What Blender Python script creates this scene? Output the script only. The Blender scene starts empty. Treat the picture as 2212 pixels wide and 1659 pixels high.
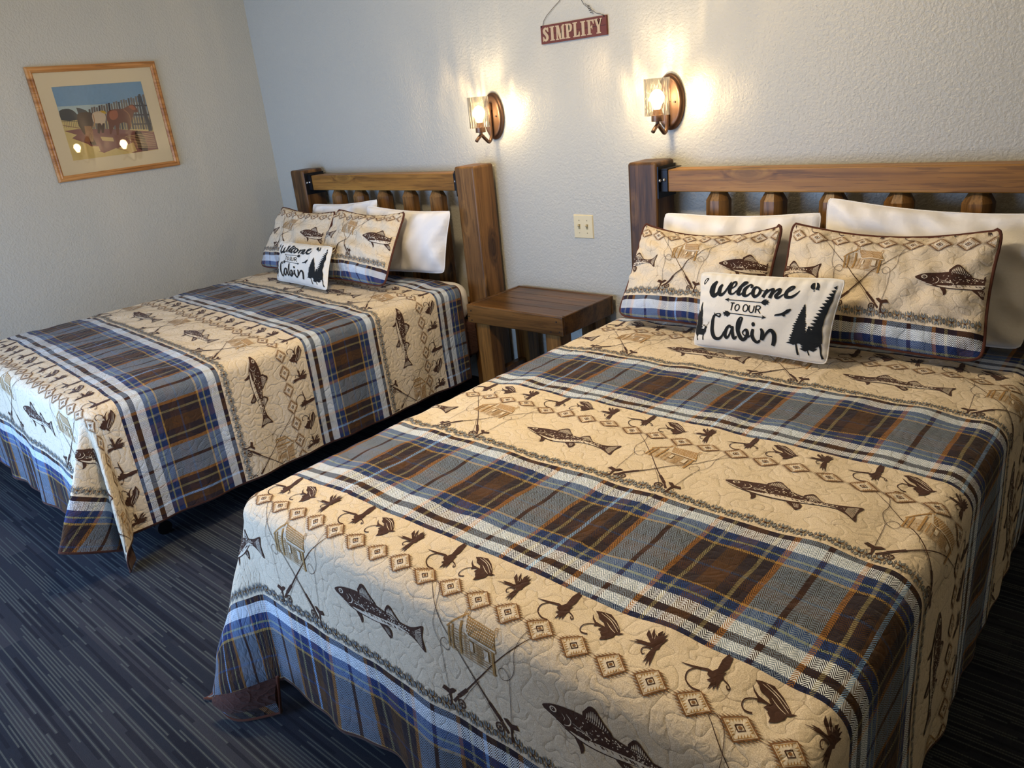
import bpy, bmesh, math, random
import numpy as np
from mathutils import Vector, Matrix
from mathutils.geometry import delaunay_2d_cdt
random.seed(7); rng = np.random.default_rng(7)
PI = math.pi
scn = bpy.context.scene
COL = scn.collection

# ------------------------------------------------------------------ objects
def tag(o, label=None, cat=None, group=None, kind=None):
    if label: o['label'] = label
    if cat: o['category'] = cat
    if group: o['group'] = group
    if kind: o['kind'] = kind
    return o
def empty(name, loc, label=None, cat=None, group=None, rz=0):
    o = bpy.data.objects.new(name, None); COL.objects.link(o)
    o.location = loc; o.rotation_euler = (0, 0, rz); o.empty_display_size = .05
    return tag(o, label, cat, group)
def world_loc(p):
    v = Vector((0, 0, 0))
    while p is not None:
        v += Vector(p.location); p = p.parent
    return v
def link(name, me, parent=None, mats=(), smooth=False, origin=None):
    """mesh given in world coordinates; origin/parent only move the pivot"""
    base = world_loc(parent) if parent else Vector((0, 0, 0))
    piv = Vector(origin) if origin is not None else base
    me.transform(Matrix.Translation(-piv))
    o = bpy.data.objects.new(name, me); COL.objects.link(o)
    o.location = piv - base
    if parent: o.parent = parent
    for m in mats: me.materials.append(m)
    if smooth: me.polygons.foreach_set('use_smooth', [True]*len(me.polygons))
    return o
def bm_obj(name, bm, mats, parent=None, smooth=False, origin=None):
    me = bpy.data.meshes.new(name)
    bmesh.ops.recalc_face_normals(bm, faces=bm.faces)
    bm.to_mesh(me); bm.free()
    if not isinstance(mats, (list, tuple)): mats = [mats]
    return link(name, me, parent, mats, smooth, origin)
def add_box(bm, x0, x1, y0, y1, z0, z1, bev=0, seg=2, mi=0):
    b = bmesh.new()
    bmesh.ops.create_cube(b, size=1)
    for v in b.verts:
        v.co = Vector(((x0+x1)/2+v.co.x*(x1-x0), (y0+y1)/2+v.co.y*(y1-y0), (z0+z1)/2+v.co.z*(z1-z0)))
    if bev: bmesh.ops.bevel(b, geom=b.edges[:], offset=bev, segments=seg, profile=.5, affect='EDGES')
    merge(bm, b, mi)
def merge(bm, b, mi=0):
    vs = [bm.verts.new(v.co) for v in b.verts]
    b.verts.index_update()
    for f in b.faces:
        try:
            nf = bm.faces.new([vs[v.index] for v in f.verts]); nf.material_index = mi
        except ValueError: pass
    b.free()
def add_lathe(bm, c, prof, n=24, axis='z', mi=0):
    """prof: (radius, height) pairs"""
    rings = []
    for r, h in prof:
        ring = []
        for k in range(n):
            a = 2*PI*k/n
            p = (r*math.cos(a), r*math.sin(a), h)
            if axis == 'y': p = (p[0], p[2], p[1])
            if axis == 'x': p = (p[2], p[0], p[1])
            ring.append(bm.verts.new(Vector(c)+Vector(p)))
        rings.append(ring)
    for a, b in zip(rings, rings[1:]):
        for k in range(n):
            f = bm.faces.new((a[k], a[(k+1) % n], b[(k+1) % n], b[k])); f.material_index = mi
    for ring in (rings[0], rings[-1]):
        try: bm.faces.new(ring).material_index = mi
        except ValueError: pass
def smooth_path(pts, n=6, closed=False):
    P = [np.array(p, float) for p in pts]
    if len(P) < 3: return P
    out = []
    m = len(P)
    for i in range(m if closed else m-1):
        p0 = P[(i-1) % m] if (closed or i > 0) else P[0]
        p1 = P[i]; p2 = P[(i+1) % m]
        p3 = P[(i+2) % m] if (closed or i+2 < m) else P[-1]
        for k in range(n):
            t = k/n
            out.append(.5*((2*p1)+(-p0+p2)*t+(2*p0-5*p1+4*p2-p3)*t*t+(-p0+3*p1-3*p2+p3)*t**3))
    if not closed: out.append(P[-1])
    return out
def add_tube(bm, pts, r, n=8, closed=False, mi=0, flat=1.0):
    pts = [Vector(p) for p in pts]; m = len(pts); rings = []
    rr = r if isinstance(r, (list, tuple)) else [r]*m
    up = Vector((0, 0, 1)); prev = None
    for i, p in enumerate(pts):
        a = pts[(i-1) % m] if (closed or i > 0) else pts[0]
        b = pts[(i+1) % m] if (closed or i < m-1) else pts[-1]
        t = (b-a).normalized()
        if prev is None:
            prev = t.orthogonal().normalized()
        s = (prev-t*prev.dot(t)).normalized(); prev = s
        w = t.cross(s)
        rings.append([bm.verts.new(p+(s*math.cos(2*PI*k/n)+w*math.sin(2*PI*k/n)*flat)*rr[i]) for k in range(n)])
    rng_ = range(m) if closed else range(m-1)
    for i in rng_:
        A, B = rings[i], rings[(i+1) % m]
        for k in range(n):
            f = bm.faces.new((A[k], A[(k+1) % n], B[(k+1) % n], B[k])); f.material_index = mi
    if not closed:
        for ring in (rings[0], rings[-1]): bm.faces.new(ring).material_index = mi

# ------------------------------------------------------------------ materials
def lin(c): return tuple(((x/255)/12.92 if x/255 <= .04045 else ((x/255+.055)/1.055)**2.4) for x in c)+(1,)
class NT:
    def __init__(s, name):
        s.m = bpy.data.materials.new(name); s.m.use_nodes = True
        s.t = s.m.node_tree; s.n = s.t.nodes; s.l = s.t.links
        s.b = s.n['Principled BSDF']; s.out = s.n['Material Output']
        s.b.inputs['Roughness'].default_value = .8
    def add(s, kind, **kw):
        nd = s.n.new(kind)
        for k, v in kw.items(): setattr(nd, k, v)
        return nd
    def put(s, sock, v):
        if hasattr(v, 'is_output') or isinstance(v, bpy.types.NodeSocket): s.l.new(v, sock)
        else: sock.default_value = v
    def math(s, op, a, b=0, c=None, clamp=False):
        nd = s.add('ShaderNodeMath', operation=op, use_clamp=clamp)
        s.put(nd.inputs[0], a); s.put(nd.inputs[1], b)
        if c is not None: s.put(nd.inputs[2], c)
        return nd.outputs[0]
    def mix(s, f, a, b):
        nd = s.add('ShaderNodeMix', data_type='RGBA')
        s.put(nd.inputs[0], f); s.put(nd.inputs[6], a); s.put(nd.inputs[7], b)
        return nd.outputs[2]
    def ramp(s, f, stops, interp='LINEAR'):
        nd = s.add('ShaderNodeValToRGB'); r = nd.color_ramp; r.interpolation = interp
        r.elements[0].position = stops[0][0]; r.elements[0].color = stops[0][1]
        r.elements[1].position = stops[1][0]; r.elements[1].color = stops[1][1]
        for p, c in stops[2:]:
            e = r.elements.new(p); e.color = c
        s.put(nd.inputs[0], f)
        return nd.outputs[0]
    def noise(s, vec, scale, detail=2, rough=.5, dim='3D', dist=0):
        nd = s.add('ShaderNodeTexNoise', noise_dimensions=dim)
        if vec is not None: s.l.new(vec, nd.inputs['Vector'])
        nd.inputs['Scale'].default_value = scale; nd.inputs['Detail'].default_value = detail
        nd.inputs['Roughness'].default_value = rough; nd.inputs['Distortion'].default_value = dist
        return nd.outputs['Fac']
    def mapping(s, vec, scale=(1, 1, 1), loc=(0, 0, 0), rot=(0, 0, 0)):
        nd = s.add('ShaderNodeMapping'); s.l.new(vec, nd.inputs[0])
        nd.inputs['Scale'].default_value = scale; nd.inputs['Location'].default_value = loc; nd.inputs['Rotation'].default_value = rot
        return nd.outputs[0]
    def coord(s, which='Object'): return s.add('ShaderNodeTexCoord').outputs[which]
    def bump(s, h, strength=.3, dist=.01, prev=None):
        nd = s.add('ShaderNodeBump'); nd.inputs['Strength'].default_value = strength; nd.inputs['Distance'].default_value = dist
        s.put(nd.inputs['Height'], h)
        if prev is not None: s.l.new(prev, nd.inputs['Normal'])
        return nd.outputs[0]
    def fin(s, col=None, normal=None, rough=None, metal=None, spec=None):
        if col is not None: s.put(s.b.inputs['Base Color'], col)
        if normal is not None: s.l.new(normal, s.b.inputs['Normal'])
        if rough is not None: s.put(s.b.inputs['Roughness'], rough)
        if metal is not None: s.b.inputs['Metallic'].default_value = metal
        if spec is not None: s.b.inputs['Specular IOR Level'].default_value = spec
        return s.m
def plain(name, rgb, rough=.7, metal=0, spec=.5, nscale=60, namt=.12):
    s = NT(name); c = lin(rgb); d = tuple(x*(1-namt) for x in c[:3])+(1,)
    n = s.noise(s.coord(), nscale, 3)
    return s.fin(s.mix(n, d, c), s.bump(n, .08, .002), rough, metal, spec)
def wall_mat():
    s = NT('textured_wall_paint'); co = s.coord()
    n1 = s.noise(co, 95, 2, .5); n2 = s.noise(co, 210, 2, .5)
    h = s.math('ADD', s.math('MULTIPLY', n1, 1.0), s.math('MULTIPLY', n2, .35))
    big = s.noise(co, 1.2, 2)
    return s.fin(s.mix(big, lin((178, 177, 168)), lin((186, 184, 174))), s.bump(h, .60, .0048), .40, 0, .45)
def carpet_mat():
    s = NT('striped_loop_carpet'); co = s.coord()
    sx = s.add('ShaderNodeSeparateXYZ'); s.l.new(co, sx.inputs[0]); X, Y = sx.outputs[0], sx.outputs[1]
    row = s.math('FLOOR', s.math('DIVIDE', Y, .0095))
    wn = s.add('ShaderNodeTexWhiteNoise', noise_dimensions='1D'); s.l.new(row, wn.inputs['W'])
    off = s.math('MULTIPLY', wn.outputs['Value'], 3.0)
    seg = s.math('FLOOR', s.math('DIVIDE', s.math('ADD', X, off), .34))
    cv = s.add('ShaderNodeCombineXYZ'); s.l.new(row, cv.inputs[0]); s.l.new(seg, cv.inputs[1])
    wn2 = s.add('ShaderNodeTexWhiteNoise', noise_dimensions='2D'); s.l.new(cv.outputs[0], wn2.inputs['Vector'])
    # strip blocks of changing shade
    cb = s.add('ShaderNodeCombineXYZ'); s.l.new(s.math('FLOOR', s.math('DIVIDE', Y, .075)), cb.inputs[0]); s.l.new(s.math('FLOOR', s.math('DIVIDE', s.math('ADD', X, s.math('MULTIPLY', s.math('FLOOR', s.math('DIVIDE', Y, .075)), .37)), .46)), cb.inputs[1])
    wn3 = s.add('ShaderNodeTexWhiteNoise', noise_dimensions='2D'); s.l.new(cb.outputs[0], wn3.inputs['Vector'])
    base = s.mix(wn3.outputs['Value'], lin((38, 43, 54)), lin((56, 58, 66)))
    fy = s.math('FRACT', s.math('DIVIDE', Y, .0095))
    thin = s.math('LESS_THAN', s.math('ABSOLUTE', s.math('SUBTRACT', fy, .5)), .22)
    on = s.math('MULTIPLY', thin, s.math('GREATER_THAN', wn2.outputs['Value'], .55))
    dash = s.math('ADD', .45, s.math('MULTIPLY', s.math('GREATER_THAN', s.math('FRACT', s.math('DIVIDE', X, .006)), .35), .55))
    c = s.mix(s.math('MULTIPLY', on, dash), base, lin((80, 86, 86)))
    dk = s.math('MULTIPLY', s.math('LESS_THAN', wn2.outputs['Value'], .22), .6)
    c = s.mix(dk, c, lin((28, 30, 40)))
    fib = s.noise(co, 420, 2, .7)
    c2 = s.add('ShaderNodeHueSaturation'); s.l.new(c, c2.inputs['Color']); s.l.new(s.math('ADD', .7, s.math('MULTIPLY', fib, .6)), c2.inputs['Value'])
    return s.fin(c2.outputs[0], s.bump(s.math('ADD', fib, s.math('MULTIPLY', on, .5)), .6, .004), .95, 0, .1)
def wood_mat(name, axis, dark, mid, light, knots=1.0, seed=0, rough=.38, scale=1.0):
    s = NT(name); co = s.coord()
    sc = [16*scale]*3; sc['xyz'.index(axis)] = 1.1*scale
    mp = s.mapping(co, tuple(sc), (seed*3.1, seed*1.7, seed*2.3))
    # knots pull the grain around them
    ks = [7.0, 7.0, 7.0]; ks['xyz'.index(axis)] = 2.6
    kv = s.add('ShaderNodeTexVoronoi'); s.l.new(s.mapping(co, tuple(ks), (seed*.9, seed*.4, seed*1.3)), kv.inputs['Vector']); kv.inputs['Scale'].default_value = 1
    kd = kv.outputs['Distance']
    kn = s.math('SUBTRACT', 1, s.math('DIVIDE', kd, .36), clamp=True)
    kn = s.math('MULTIPLY', s.math('POWER', kn, 1.5), knots)
    vadd = s.add('ShaderNodeVectorMath', operation='ADD'); s.l.new(mp, vadd.inputs[0])
    cx = s.add('ShaderNodeCombineXYZ')
    for i in range(3): s.l.new(s.math('MULTIPLY', kn, 1.6), cx.inputs[i])
    s.l.new(cx.outputs[0], vadd.inputs[1]); v = vadd.outputs[0]
    a = s.noise(v, .55, 4, .6, dist=1.2); b = s.noise(v, 2.4, 3, .6)
    g = s.math('ADD', s.math('MULTIPLY', a, .75), s.math('MULTIPLY', b, .3))
    c = s.ramp(g, [(.36, lin(dark)), (.51, lin(mid)), (.68, lin(light))])
    fs = [120]*3; fs['xyz'.index(axis)] = 4
    fine = s.noise(s.mapping(co, tuple(fs)), 1, 3, .6)
    fm = s.math('MULTIPLY', s.math('LESS_THAN', fine, .42), .35)
    dk = tuple(x*.35 for x in lin(dark)[:3])+(1,)
    c = s.mix(fm, c, dk); c = s.mix(s.math('MULTIPLY', s.math('POWER', kn, .7), .85, clamp=True), c, dk)
    return s.fin(c, s.bump(s.math('ADD', fine, b), .25, .002), rough+.06, 0, .32)

def fabric_mat(name, rgb=None, pattern=False, stitch=True, pucker=.7, heather=.10, line=True):
    s = NT(name); uvn = s.add('ShaderNodeUVMap', uv_map='UVMap'); uv = uvn.outputs[0]
    sx = s.add('ShaderNodeSeparateXYZ'); s.l.new(uv, sx.inputs[0]); U, V = sx.outputs[0], sx.outputs[1]
    sp = s.noise(uv, 520, 2, .75, '2D')
    n = s.noise(uv, 27, 0, .4, '2D', .25)
    st = s.math('ABSOLUTE', s.math('SUBTRACT', n, .5))
    height = s.math('POWER', s.math('MULTIPLY', st, 7.0, clamp=True), .55)
    puck = s.noise(uv, 75, 2, .5, '2D', .5)
    col = None
    if pattern:
        PER, PR = .795, .40
        q = s.math('FLOORED_MODULO', V, PER)
        isp = s.math('GREATER_THAN', q, PR)
        t = s.math('DIVIDE', s.math('SUBTRACT', q, PR), PER-PR)
        cream = s.mix(s.math('MULTIPLY', s.math('SUBTRACT', sp, .32), 2.8, clamp=True), lin((194, 176, 148)), lin((232, 220, 198)))
        if line:
            ln = s.math('LESS_THAN', st, .0065)
            cream = s.mix(s.math('MULTIPLY', ln, .5), cream, lin((110, 88, 66)))
        W = [(0, (50, 34, 38)), (.042, (236, 244, 252)), (.126, (30, 62, 122)), (.185, (142, 150, 116)), (.200, (30, 62, 122)), (.243, (165, 135, 70)),
             (.262, (52, 40, 34)), (.40, (70, 50, 32)), (.455, (52, 66, 98)), (.472, (74, 50, 30)), (.56, (56, 42, 34)), (.637, (165, 135, 70)),
             (.655, (30, 62, 122)), (.712, (142, 150, 116)), (.727, (30, 62, 122)), (.772, (236, 244, 252)), (.855, (58, 38, 26)), (.905, (236, 244, 252)), (.966, (28, 38, 78))]
        weft = s.ramp(t, [(p, lin(c)) for p, c in W], 'CONSTANT')
        G = (120, 138, 158); O = (150, 104, 52); N = (30, 28, 46); B = (80, 54, 30); T = (130, 124, 90); D = (52, 32, 32)
        wp = s.math('DIVIDE', s.math('FLOORED_MODULO', U, .31), .31)
        warp = s.ramp(wp, [(0, lin(O)), (.028, lin(G)), (.212, lin(D)), (.252, lin(G)), (.442, lin(O)), (.478, lin(N)), (.555, lin(T)), (.583, lin(N)), (.665, lin(B)),
                           (.81, lin(N)), (.885, lin(T)), (.912, lin(N)), (.985, lin(O))], 'CONSTANT')
        w2 = s.math('DIVIDE', s.math('FLOORED_MODULO', U, .62), .62)
        lb = s.math('LESS_THAN', s.math('ABSOLUTE', s.math('SUBTRACT', w2, .853)), .0075)
        warp = s.mix(lb, warp, lin((126, 164, 208)))
        tri = s.math('ABSOLUTE', s.math('SUBTRACT', s.math('FRACT', s.math('DIVIDE', U, .0190)), .5))
        hb = s.math('FRACT', s.math('ADD', s.math('DIVIDE', V, .0062), s.math('MULTIPLY', tri, 4.6)))
        hm = s.math('GREATER_THAN', hb, .5)
        plaid = s.mix(hm, warp, weft)
        wear = s.noise(uv, 60, 3, .7, '2D')
        h2 = s.add('ShaderNodeHueSaturation'); s.l.new(plaid, h2.inputs['Color']); s.l.new(s.math('ADD', .8, s.math('MULTIPLY', wear, .4)), h2.inputs['Value'])
        col = s.mix(isp, cream, h2.outputs[0])
    else:
        c = lin(rgb); d = tuple(x*(1-heather*2) for x in c[:3])+(1,)
        col = s.mix(s.math('MULTIPLY', s.math('SUBTRACT', sp, .3), 2.5, clamp=True), d, c)
    nrm = None
    if stitch: nrm = s.bump(height, .60*pucker, .004)
    nrm = s.bump(puck, .65*pucker, .005, nrm)
    s.fin(col, nrm, .88, 0, .15)
    s.b.inputs['Sheen Weight'].default_value = .08
    return s.m

M = {}
M['wall'] = wall_mat(); M['carpet'] = carpet_mat()
M['ceiling'] = plain('ceiling_paint', (222, 218, 206), .9)
M['quilt'] = fabric_mat('printed_quilt_cloth', pattern=True)
M['brown'] = fabric_mat('brown_print_ink', (74, 50, 40), heather=.12)
M['tan'] = fabric_mat('ochre_print_ink', (176, 138, 84), heather=.1)
M['dtan'] = fabric_mat('umber_print_ink', (128, 92, 58), heather=.1)
M['cream'] = fabric_mat('cream_print_ground', (228, 216, 196), heather=.12)
M['slate'] = fabric_mat('slate_print_ink', (142, 150, 152), heather=.12)
M['binding'] = fabric_mat('brown_binding_cloth', (88, 52, 40), heather=.12, stitch=False, pucker=.5)
M['lining'] = fabric_mat('brown_lining_cloth', (78, 50, 44), heather=.12)
M['white'] = fabric_mat('white_cotton', (233, 230, 226), heather=.02, stitch=False, pucker=.22)
M['canvas'] = fabric_mat('canvas_cushion_cloth', (226, 222, 212), heather=.04, stitch=False, pucker=.16)
M['ink'] = fabric_mat('black_cushion_ink', (30, 34, 38), heather=.1, stitch=False, pucker=.16)
M['metal'] = plain('black_bracket_steel', (34, 34, 38), .45, .6)
M['bolt'] = plain('bright_bolt_steel', (190, 190, 192), .25, .9)
M['bronze'] = plain('bronze_fixture_metal', (108, 82, 66), .34, .75)
M['ivory'] = plain('ivory_switch_plastic', (212, 200, 164), .35, 0, .5, 8, .03)
M['signred'] = plain('maroon_sign_paint', (104, 52, 46), .65, 0, .4, 30, .25)
M['signtan'] = plain('tan_sign_lettering', (184, 164, 138), .7, 0, .4, 60, .2)
M['wire'] = plain('rusty_wire', (92, 82, 72), .5, .6)
M['mat'] = plain('cream_picture_mat', (222, 218, 206), .85, 0, .5, 60, .03)

# ------------------------------------------------------------------ room
RX, RY, RZ = 6.3, -3.55, 2.55
def slab(name, x0, x1, y0, y1, z0, z1, m):
    bm = bmesh.new(); add_box(bm, x0, x1, y0, y1, z0, z1)
    return tag(bm_obj(name, bm, m, origin=((x0+x1)/2, (y0+y1)/2, z0)), kind='structure')
slab('floor', -.12, RX+.12, RY-.12, .12, -.1, 0, M['carpet'])
slab('ceiling', -.12, RX+.12, RY-.12, .12, RZ, RZ+.1, M['ceiling'])
slab('wall_back', -.12, RX+.12, 0, .12, 0, RZ, M['wall'])
slab('wall_left', -.12, 0, RY, 0, 0, RZ, M['wall'])
slab('wall_right', RX, RX+.12, RY, 0, 0, RZ, M['wall'])
# front wall behind the camera, with its daylight window
WX0, WX1, WZ0, WZ1 = .3, 3.1, .10, 1.6
bm = bmesh.new()
add_box(bm, -.12, WX0, RY-.12, RY, 0, RZ); add_box(bm, WX1, RX+.12, RY-.12, RY, 0, RZ)
add_box(bm, WX0, WX1, RY-.12, RY, 0, WZ0); add_box(bm, WX0, WX1, RY-.12, RY, WZ1, RZ)
tag(bm_obj('wall_front', bm, M['wall'], origin=(3, RY, 0)), kind='structure')
win = empty('window_1', ((WX0+WX1)/2, RY-.06, WZ0)); tag(win, kind='structure')
bm = bmesh.new()
for a in (WX0, (WX0+WX1)/2-.03, WX1-.05): add_box(bm, a, a+.05, RY-.09, RY-.03, WZ0, WZ1)
for a in (WZ0, WZ1-.05): add_box(bm, WX0+.05, WX1-.05, RY-.09, RY-.03, a, a+.05)
bm_obj('window_frame', bm, plain('window_frame_vinyl', (225, 225, 220), .5), win)
s = NT('window_glass'); tr = s.add('ShaderNodeBsdfTransparent'); gl = s.add('ShaderNodeBsdfGlossy'); gl.inputs['Roughness'].default_value = .02
fr = s.add('ShaderNodeFresnel'); mx = s.add('ShaderNodeMixShader'); s.l.new(fr.outputs[0], mx.inputs[0]); s.l.new(tr.outputs[0], mx.inputs[1]); s.l.new(gl.outputs[0], mx.inputs[2]); s.l.new(mx.outputs[0], s.out.inputs[0])
M['pane'] = s.m
bm = bmesh.new(); add_box(bm, WX0+.05, WX1-.05, RY-.064, RY-.06, WZ0+.05, WZ1-.05)
bm_obj('pane', bm, M['pane'], win)

# ------------------------------------------------------------------ camera
C = Vector((4.777, -2.987, 1.5345)); yaw, pit, rol = [math.radians(a) for a in (42.9352, -20.6195, -5.7123)]
f = Vector((-math.sin(yaw)*math.cos(pit), math.cos(yaw)*math.cos(pit), math.sin(pit)))
R = f.cross(Vector((0, 0, 1))).normalized(); U = R.cross(f)
R2 = R*math.cos(rol)+U*math.sin(rol); U2 = U*math.cos(rol)-R*math.sin(rol)
cam = bpy.data.cameras.new('camera'); co = bpy.data.objects.new('camera', cam); COL.objects.link(co)
co.matrix_world = Matrix(((R2.x, U2.x, -f.x, C.x), (R2.y, U2.y, -f.y, C.y), (R2.z, U2.z, -f.z, C.z), (0, 0, 0, 1)))
cam.sensor_fit = 'HORIZONTAL'; cam.sensor_width = 36; cam.lens = 36*1637.03/2212; cam.clip_start = .05
scn.camera = co

# ------------------------------------------------------------------ beds (headboard, frame)
wd = dict(dark=(46, 26, 12), mid=(98, 60, 28), light=(146, 92, 44))
M['post'] = wood_mat('stained_post_wood', 'z', (44, 28, 14), (94, 64, 34), (130, 94, 52), 1.0, 1)
M['post2'] = wood_mat('stained_post_wood_warm', 'z', (50, 32, 16), (104, 72, 38), (142, 102, 56), 1.0, 4)
M['rail'] = wood_mat('stained_rail_wood', 'x', (90, 58, 20), (142, 98, 42), (170, 124, 58), .8, 2)
M['spindle'] = wood_mat('stained_spindle_wood', 'z', (40, 26, 14), (92, 64, 34), (140, 102, 58), .6, 3, .3)
M['table'] = wood_mat('nightstand_board_wood', 'x', (48, 30, 14), (88, 60, 28), (118, 82, 42), .5, 5, .22)
M['tleg'] = wood_mat('nightstand_leg_wood', 'z', (70, 46, 20), (120, 84, 40), (150, 108, 58), .3, 6, .3)
HT = 1.232
def make_bed(xl, xr, label, spx, ys=-.02):
    root = empty('bed', ((xl+xr)/2, -.1, 0), label, 'bed', 'log headboard beds')
    for k, (x0, x1) in enumerate(((xl, xl+.14), (xr-.14, xr))):
        bm = bmesh.new(); add_box(bm, x0, x1, -.174, -.025, 0, HT, .012, 3)
        # rounded, slightly worn top
        bm_obj('headboard_post', bm, M['post2'] if k else M['post'], root, origin=((x0+x1)/2, -.1, 0))
    a, b = xl+.175, xr-.175
    bm = bmesh.new(); add_box(bm, a, b, -.142, -.052, 1.108, 1.197, .004, 2)
    bm_obj('top_rail', bm, M['rail'], root, origin=((a+b)/2, -.1, 1.15))
    bm = bmesh.new(); add_box(bm, a, b, -.142, -.052, .42, .51, .004, 2)
    bm_obj('lower_rail', bm, M['rail'], root, origin=((a+b)/2, -.1, .45))
    for x in spx:
        bm = bmesh.new(); r = .050
        prof = [(r*.92, .51), (r, .60), (r*1.04, .80), (r, 1.0), (r, 1.072), (r*.62, 1.106)]
        n = 8; rings = []
        for rr, h in prof:
            rings.append([bm.verts.new((x+rr*(1+.06*math.sin(k*2.3+x*9))*math.cos(2*PI*(k+.5)/n), -.097+rr*.95*math.sin(2*PI*(k+.5)/n), h)) for k in range(n)])
        for A, B in zip(rings, rings[1:]):
            for k in range(n): bm.faces.new((A[k], A[(k+1) % n], B[(k+1) % n], B[k]))
        bm.faces.new(rings[0]); bm.faces.new(rings[-1])
        bm_obj('spindle', bm, M['spindle'], root, origin=(x, -.097, .51))
    for sgn, xp in ((1, xl+.14), (-1, xr-.14)):
        bm = bmesh.new()
        add_box(bm, min(xp, xp+sgn*.005), max(xp, xp+sgn*.005), -.168, -.024, 1.083, 1.212)          # plate on the post
        x2 = xp+sgn*.036
        add_box(bm, min(xp, x2), max(xp, x2), -.148, -.143, 1.110, 1.196)                            # flange to the rail
        add_box(bm, min(xp, x2), max(xp, x2), -.148, -.030, 1.198, 1.201)
        br = bm_obj('bracket', bm, M['metal'], root, origin=(xp, -.1, 1.1))
        bm = bmesh.new(); add_lathe(bm, (xp+sgn*.022, -.148, 1.157), [(.0001, -.008), (.005, -.0075), (.0075, -.003), (.0075, 0)], 12, 'y')
        bm_obj('bolt', bm, M['bolt'], br, True)
        bm = bmesh.new(); add_lathe(bm, (xp+sgn*.005, -.158, 1.155), [(.0075, 0), (.0075, sgn*.003), (.005, sgn*.0075), (.0001, sgn*.008)], 12, 'x')
        bm_obj('bolt', bm, M['bolt'], br, True)
    # metal under-frame with castor legs
    bm = bmesh.new()
    for x in (xl+.09, (xl+xr)/2, xr-.20): add_box(bm, x, x+.035, -2.1, -.176, .205, .235)
    for y in (-2.1, -1.2, -.35): add_box(bm, xl+.09, xr-.165, y-.03, y, .17, .204)
    bm_obj('bed_frame', bm, M['metal'], root, origin=((xl+xr)/2, -1.1, .2))
    for x in (xl+.15, xr-.22):
        for y in (-1.98, -.40):
            bm = bmesh.new(); add_lathe(bm, (x, y, .0), [(.014, .06), (.014, .17)], 10)
            add_lathe(bm, (x-.012, y, .03), [(.03, 0), (.03, .024)], 14, 'x')
            bm_obj('castor_leg', bm, M['metal'], root, origin=(x, y, 0))
    return root
make_bed(.425, 2.043, 'wooden bed with heavy post headboard standing in the corner by the left wall', (.80, 1.012, 1.235, 1.455, 1.68))
make_bed(2.947, 4.615, 'wooden bed with heavy post headboard nearest the camera, right of the nightstand', (3.33, 3.555, 3.78, 4.008, 4.245))

# mattresses with white fitted sheets
def make_mattress(x0, x1, zt, label):
    root = empty('mattress', ((x0+x1)/2, -1.2, .236), label, 'mattress', 'sheeted mattresses')
    for nm, z0, z1, m, b in (('box_spring', .236, .43, M['lining'], .02), ('fitted_sheet', .43, zt, M['white'], .08)):
        bm = bmesh.new(); add_box(bm, x0, x1, -2.175, -.18, z0, z1, b, 4)
        o = bm_obj(nm, bm, m, root, True)
        me = o.data; uv = me.uv_layers.new(name='UVMap')
        for l in me.loops:
            c = me.vertices[l.vertex_index].co; uv.data[l.index].uv = (c.x+c.z, c.y+c.z)
    return root
make_mattress(.47, 1.950, .646, 'thick white-sheeted mattress under the quilt of the far left bed')
make_mattress(3.02, 4.475, .606, 'thick white-sheeted mattress under the quilt of the near right bed')

# ------------------------------------------------------------------ nightstand
nx0, nx1, ny0, ny1, nz = 2.143, 2.743, -.432, -.025, .60
ns = empty('nightstand', ((nx0+nx1)/2, (ny0+ny1)/2, 0), 'small square-edged stained wood nightstand standing between the two beds', 'nightstand')
bm = bmesh.new(); w = (ny1-ny0-.04)/4
for k in range(4):
    y0 = ny0+.02+k*w; add_box(bm, nx0+.02, nx1-.02, y0+.0008, y0+w-.0008, nz-.035, nz-.004, .0015, 1)
bm_obj('table_top', bm, M['table'], ns)
for x0, x1, y0, y1 in ((nx0, nx1, ny0, ny0+.0195), (nx0, nx1, ny1-.0195, ny1), (nx0, nx0+.0195, ny0+.02, ny1-.02), (nx1-.0195, nx1, ny0+.02, ny1-.02)):
    bm = bmesh.new(); add_box(bm, x0, x1, y0, y1, nz-.092, nz, .005, 3)
    ap = bm_obj('apron_board', bm, M['table'], ns)
    if y1-y0 < .03 and y0 == ny0:
        for (sx, sz) in ((nx0+.03, .57), (nx0+.03, .522), (nx1-.035, .575), (nx1-.02, .53), (nx0+.012, .54), (nx1-.07, .524)):
            b2 = bmesh.new(); add_lathe(b2, (sx, ny0-.0005, sz), [(.0035, -.001), (.0035, .001)], 10, 'y')
            bm_obj('screw', b2, M['metal'], ap)
for x0 in (nx0+.037, nx1-.037-.086):
    for y0 in (ny0+.0205, ny1-.0205-.086):
        bm = bmesh.new(); add_box(bm, x0, x0+.086, y0, y0+.086, 0, nz-.036, .003, 1)
        bm_obj('leg', bm, M['tleg'], ns, origin=(x0+.043, y0+.043, 0))
for x0 in (nx0+.06, nx1-.06-.04):
    bm = bmesh.new(); add_box(bm, x0, x0+.04, ny0+.108, ny1-.108, .17, .24, .003, 1)
    bm_obj('stretcher', bm, M['table'], ns)

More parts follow.
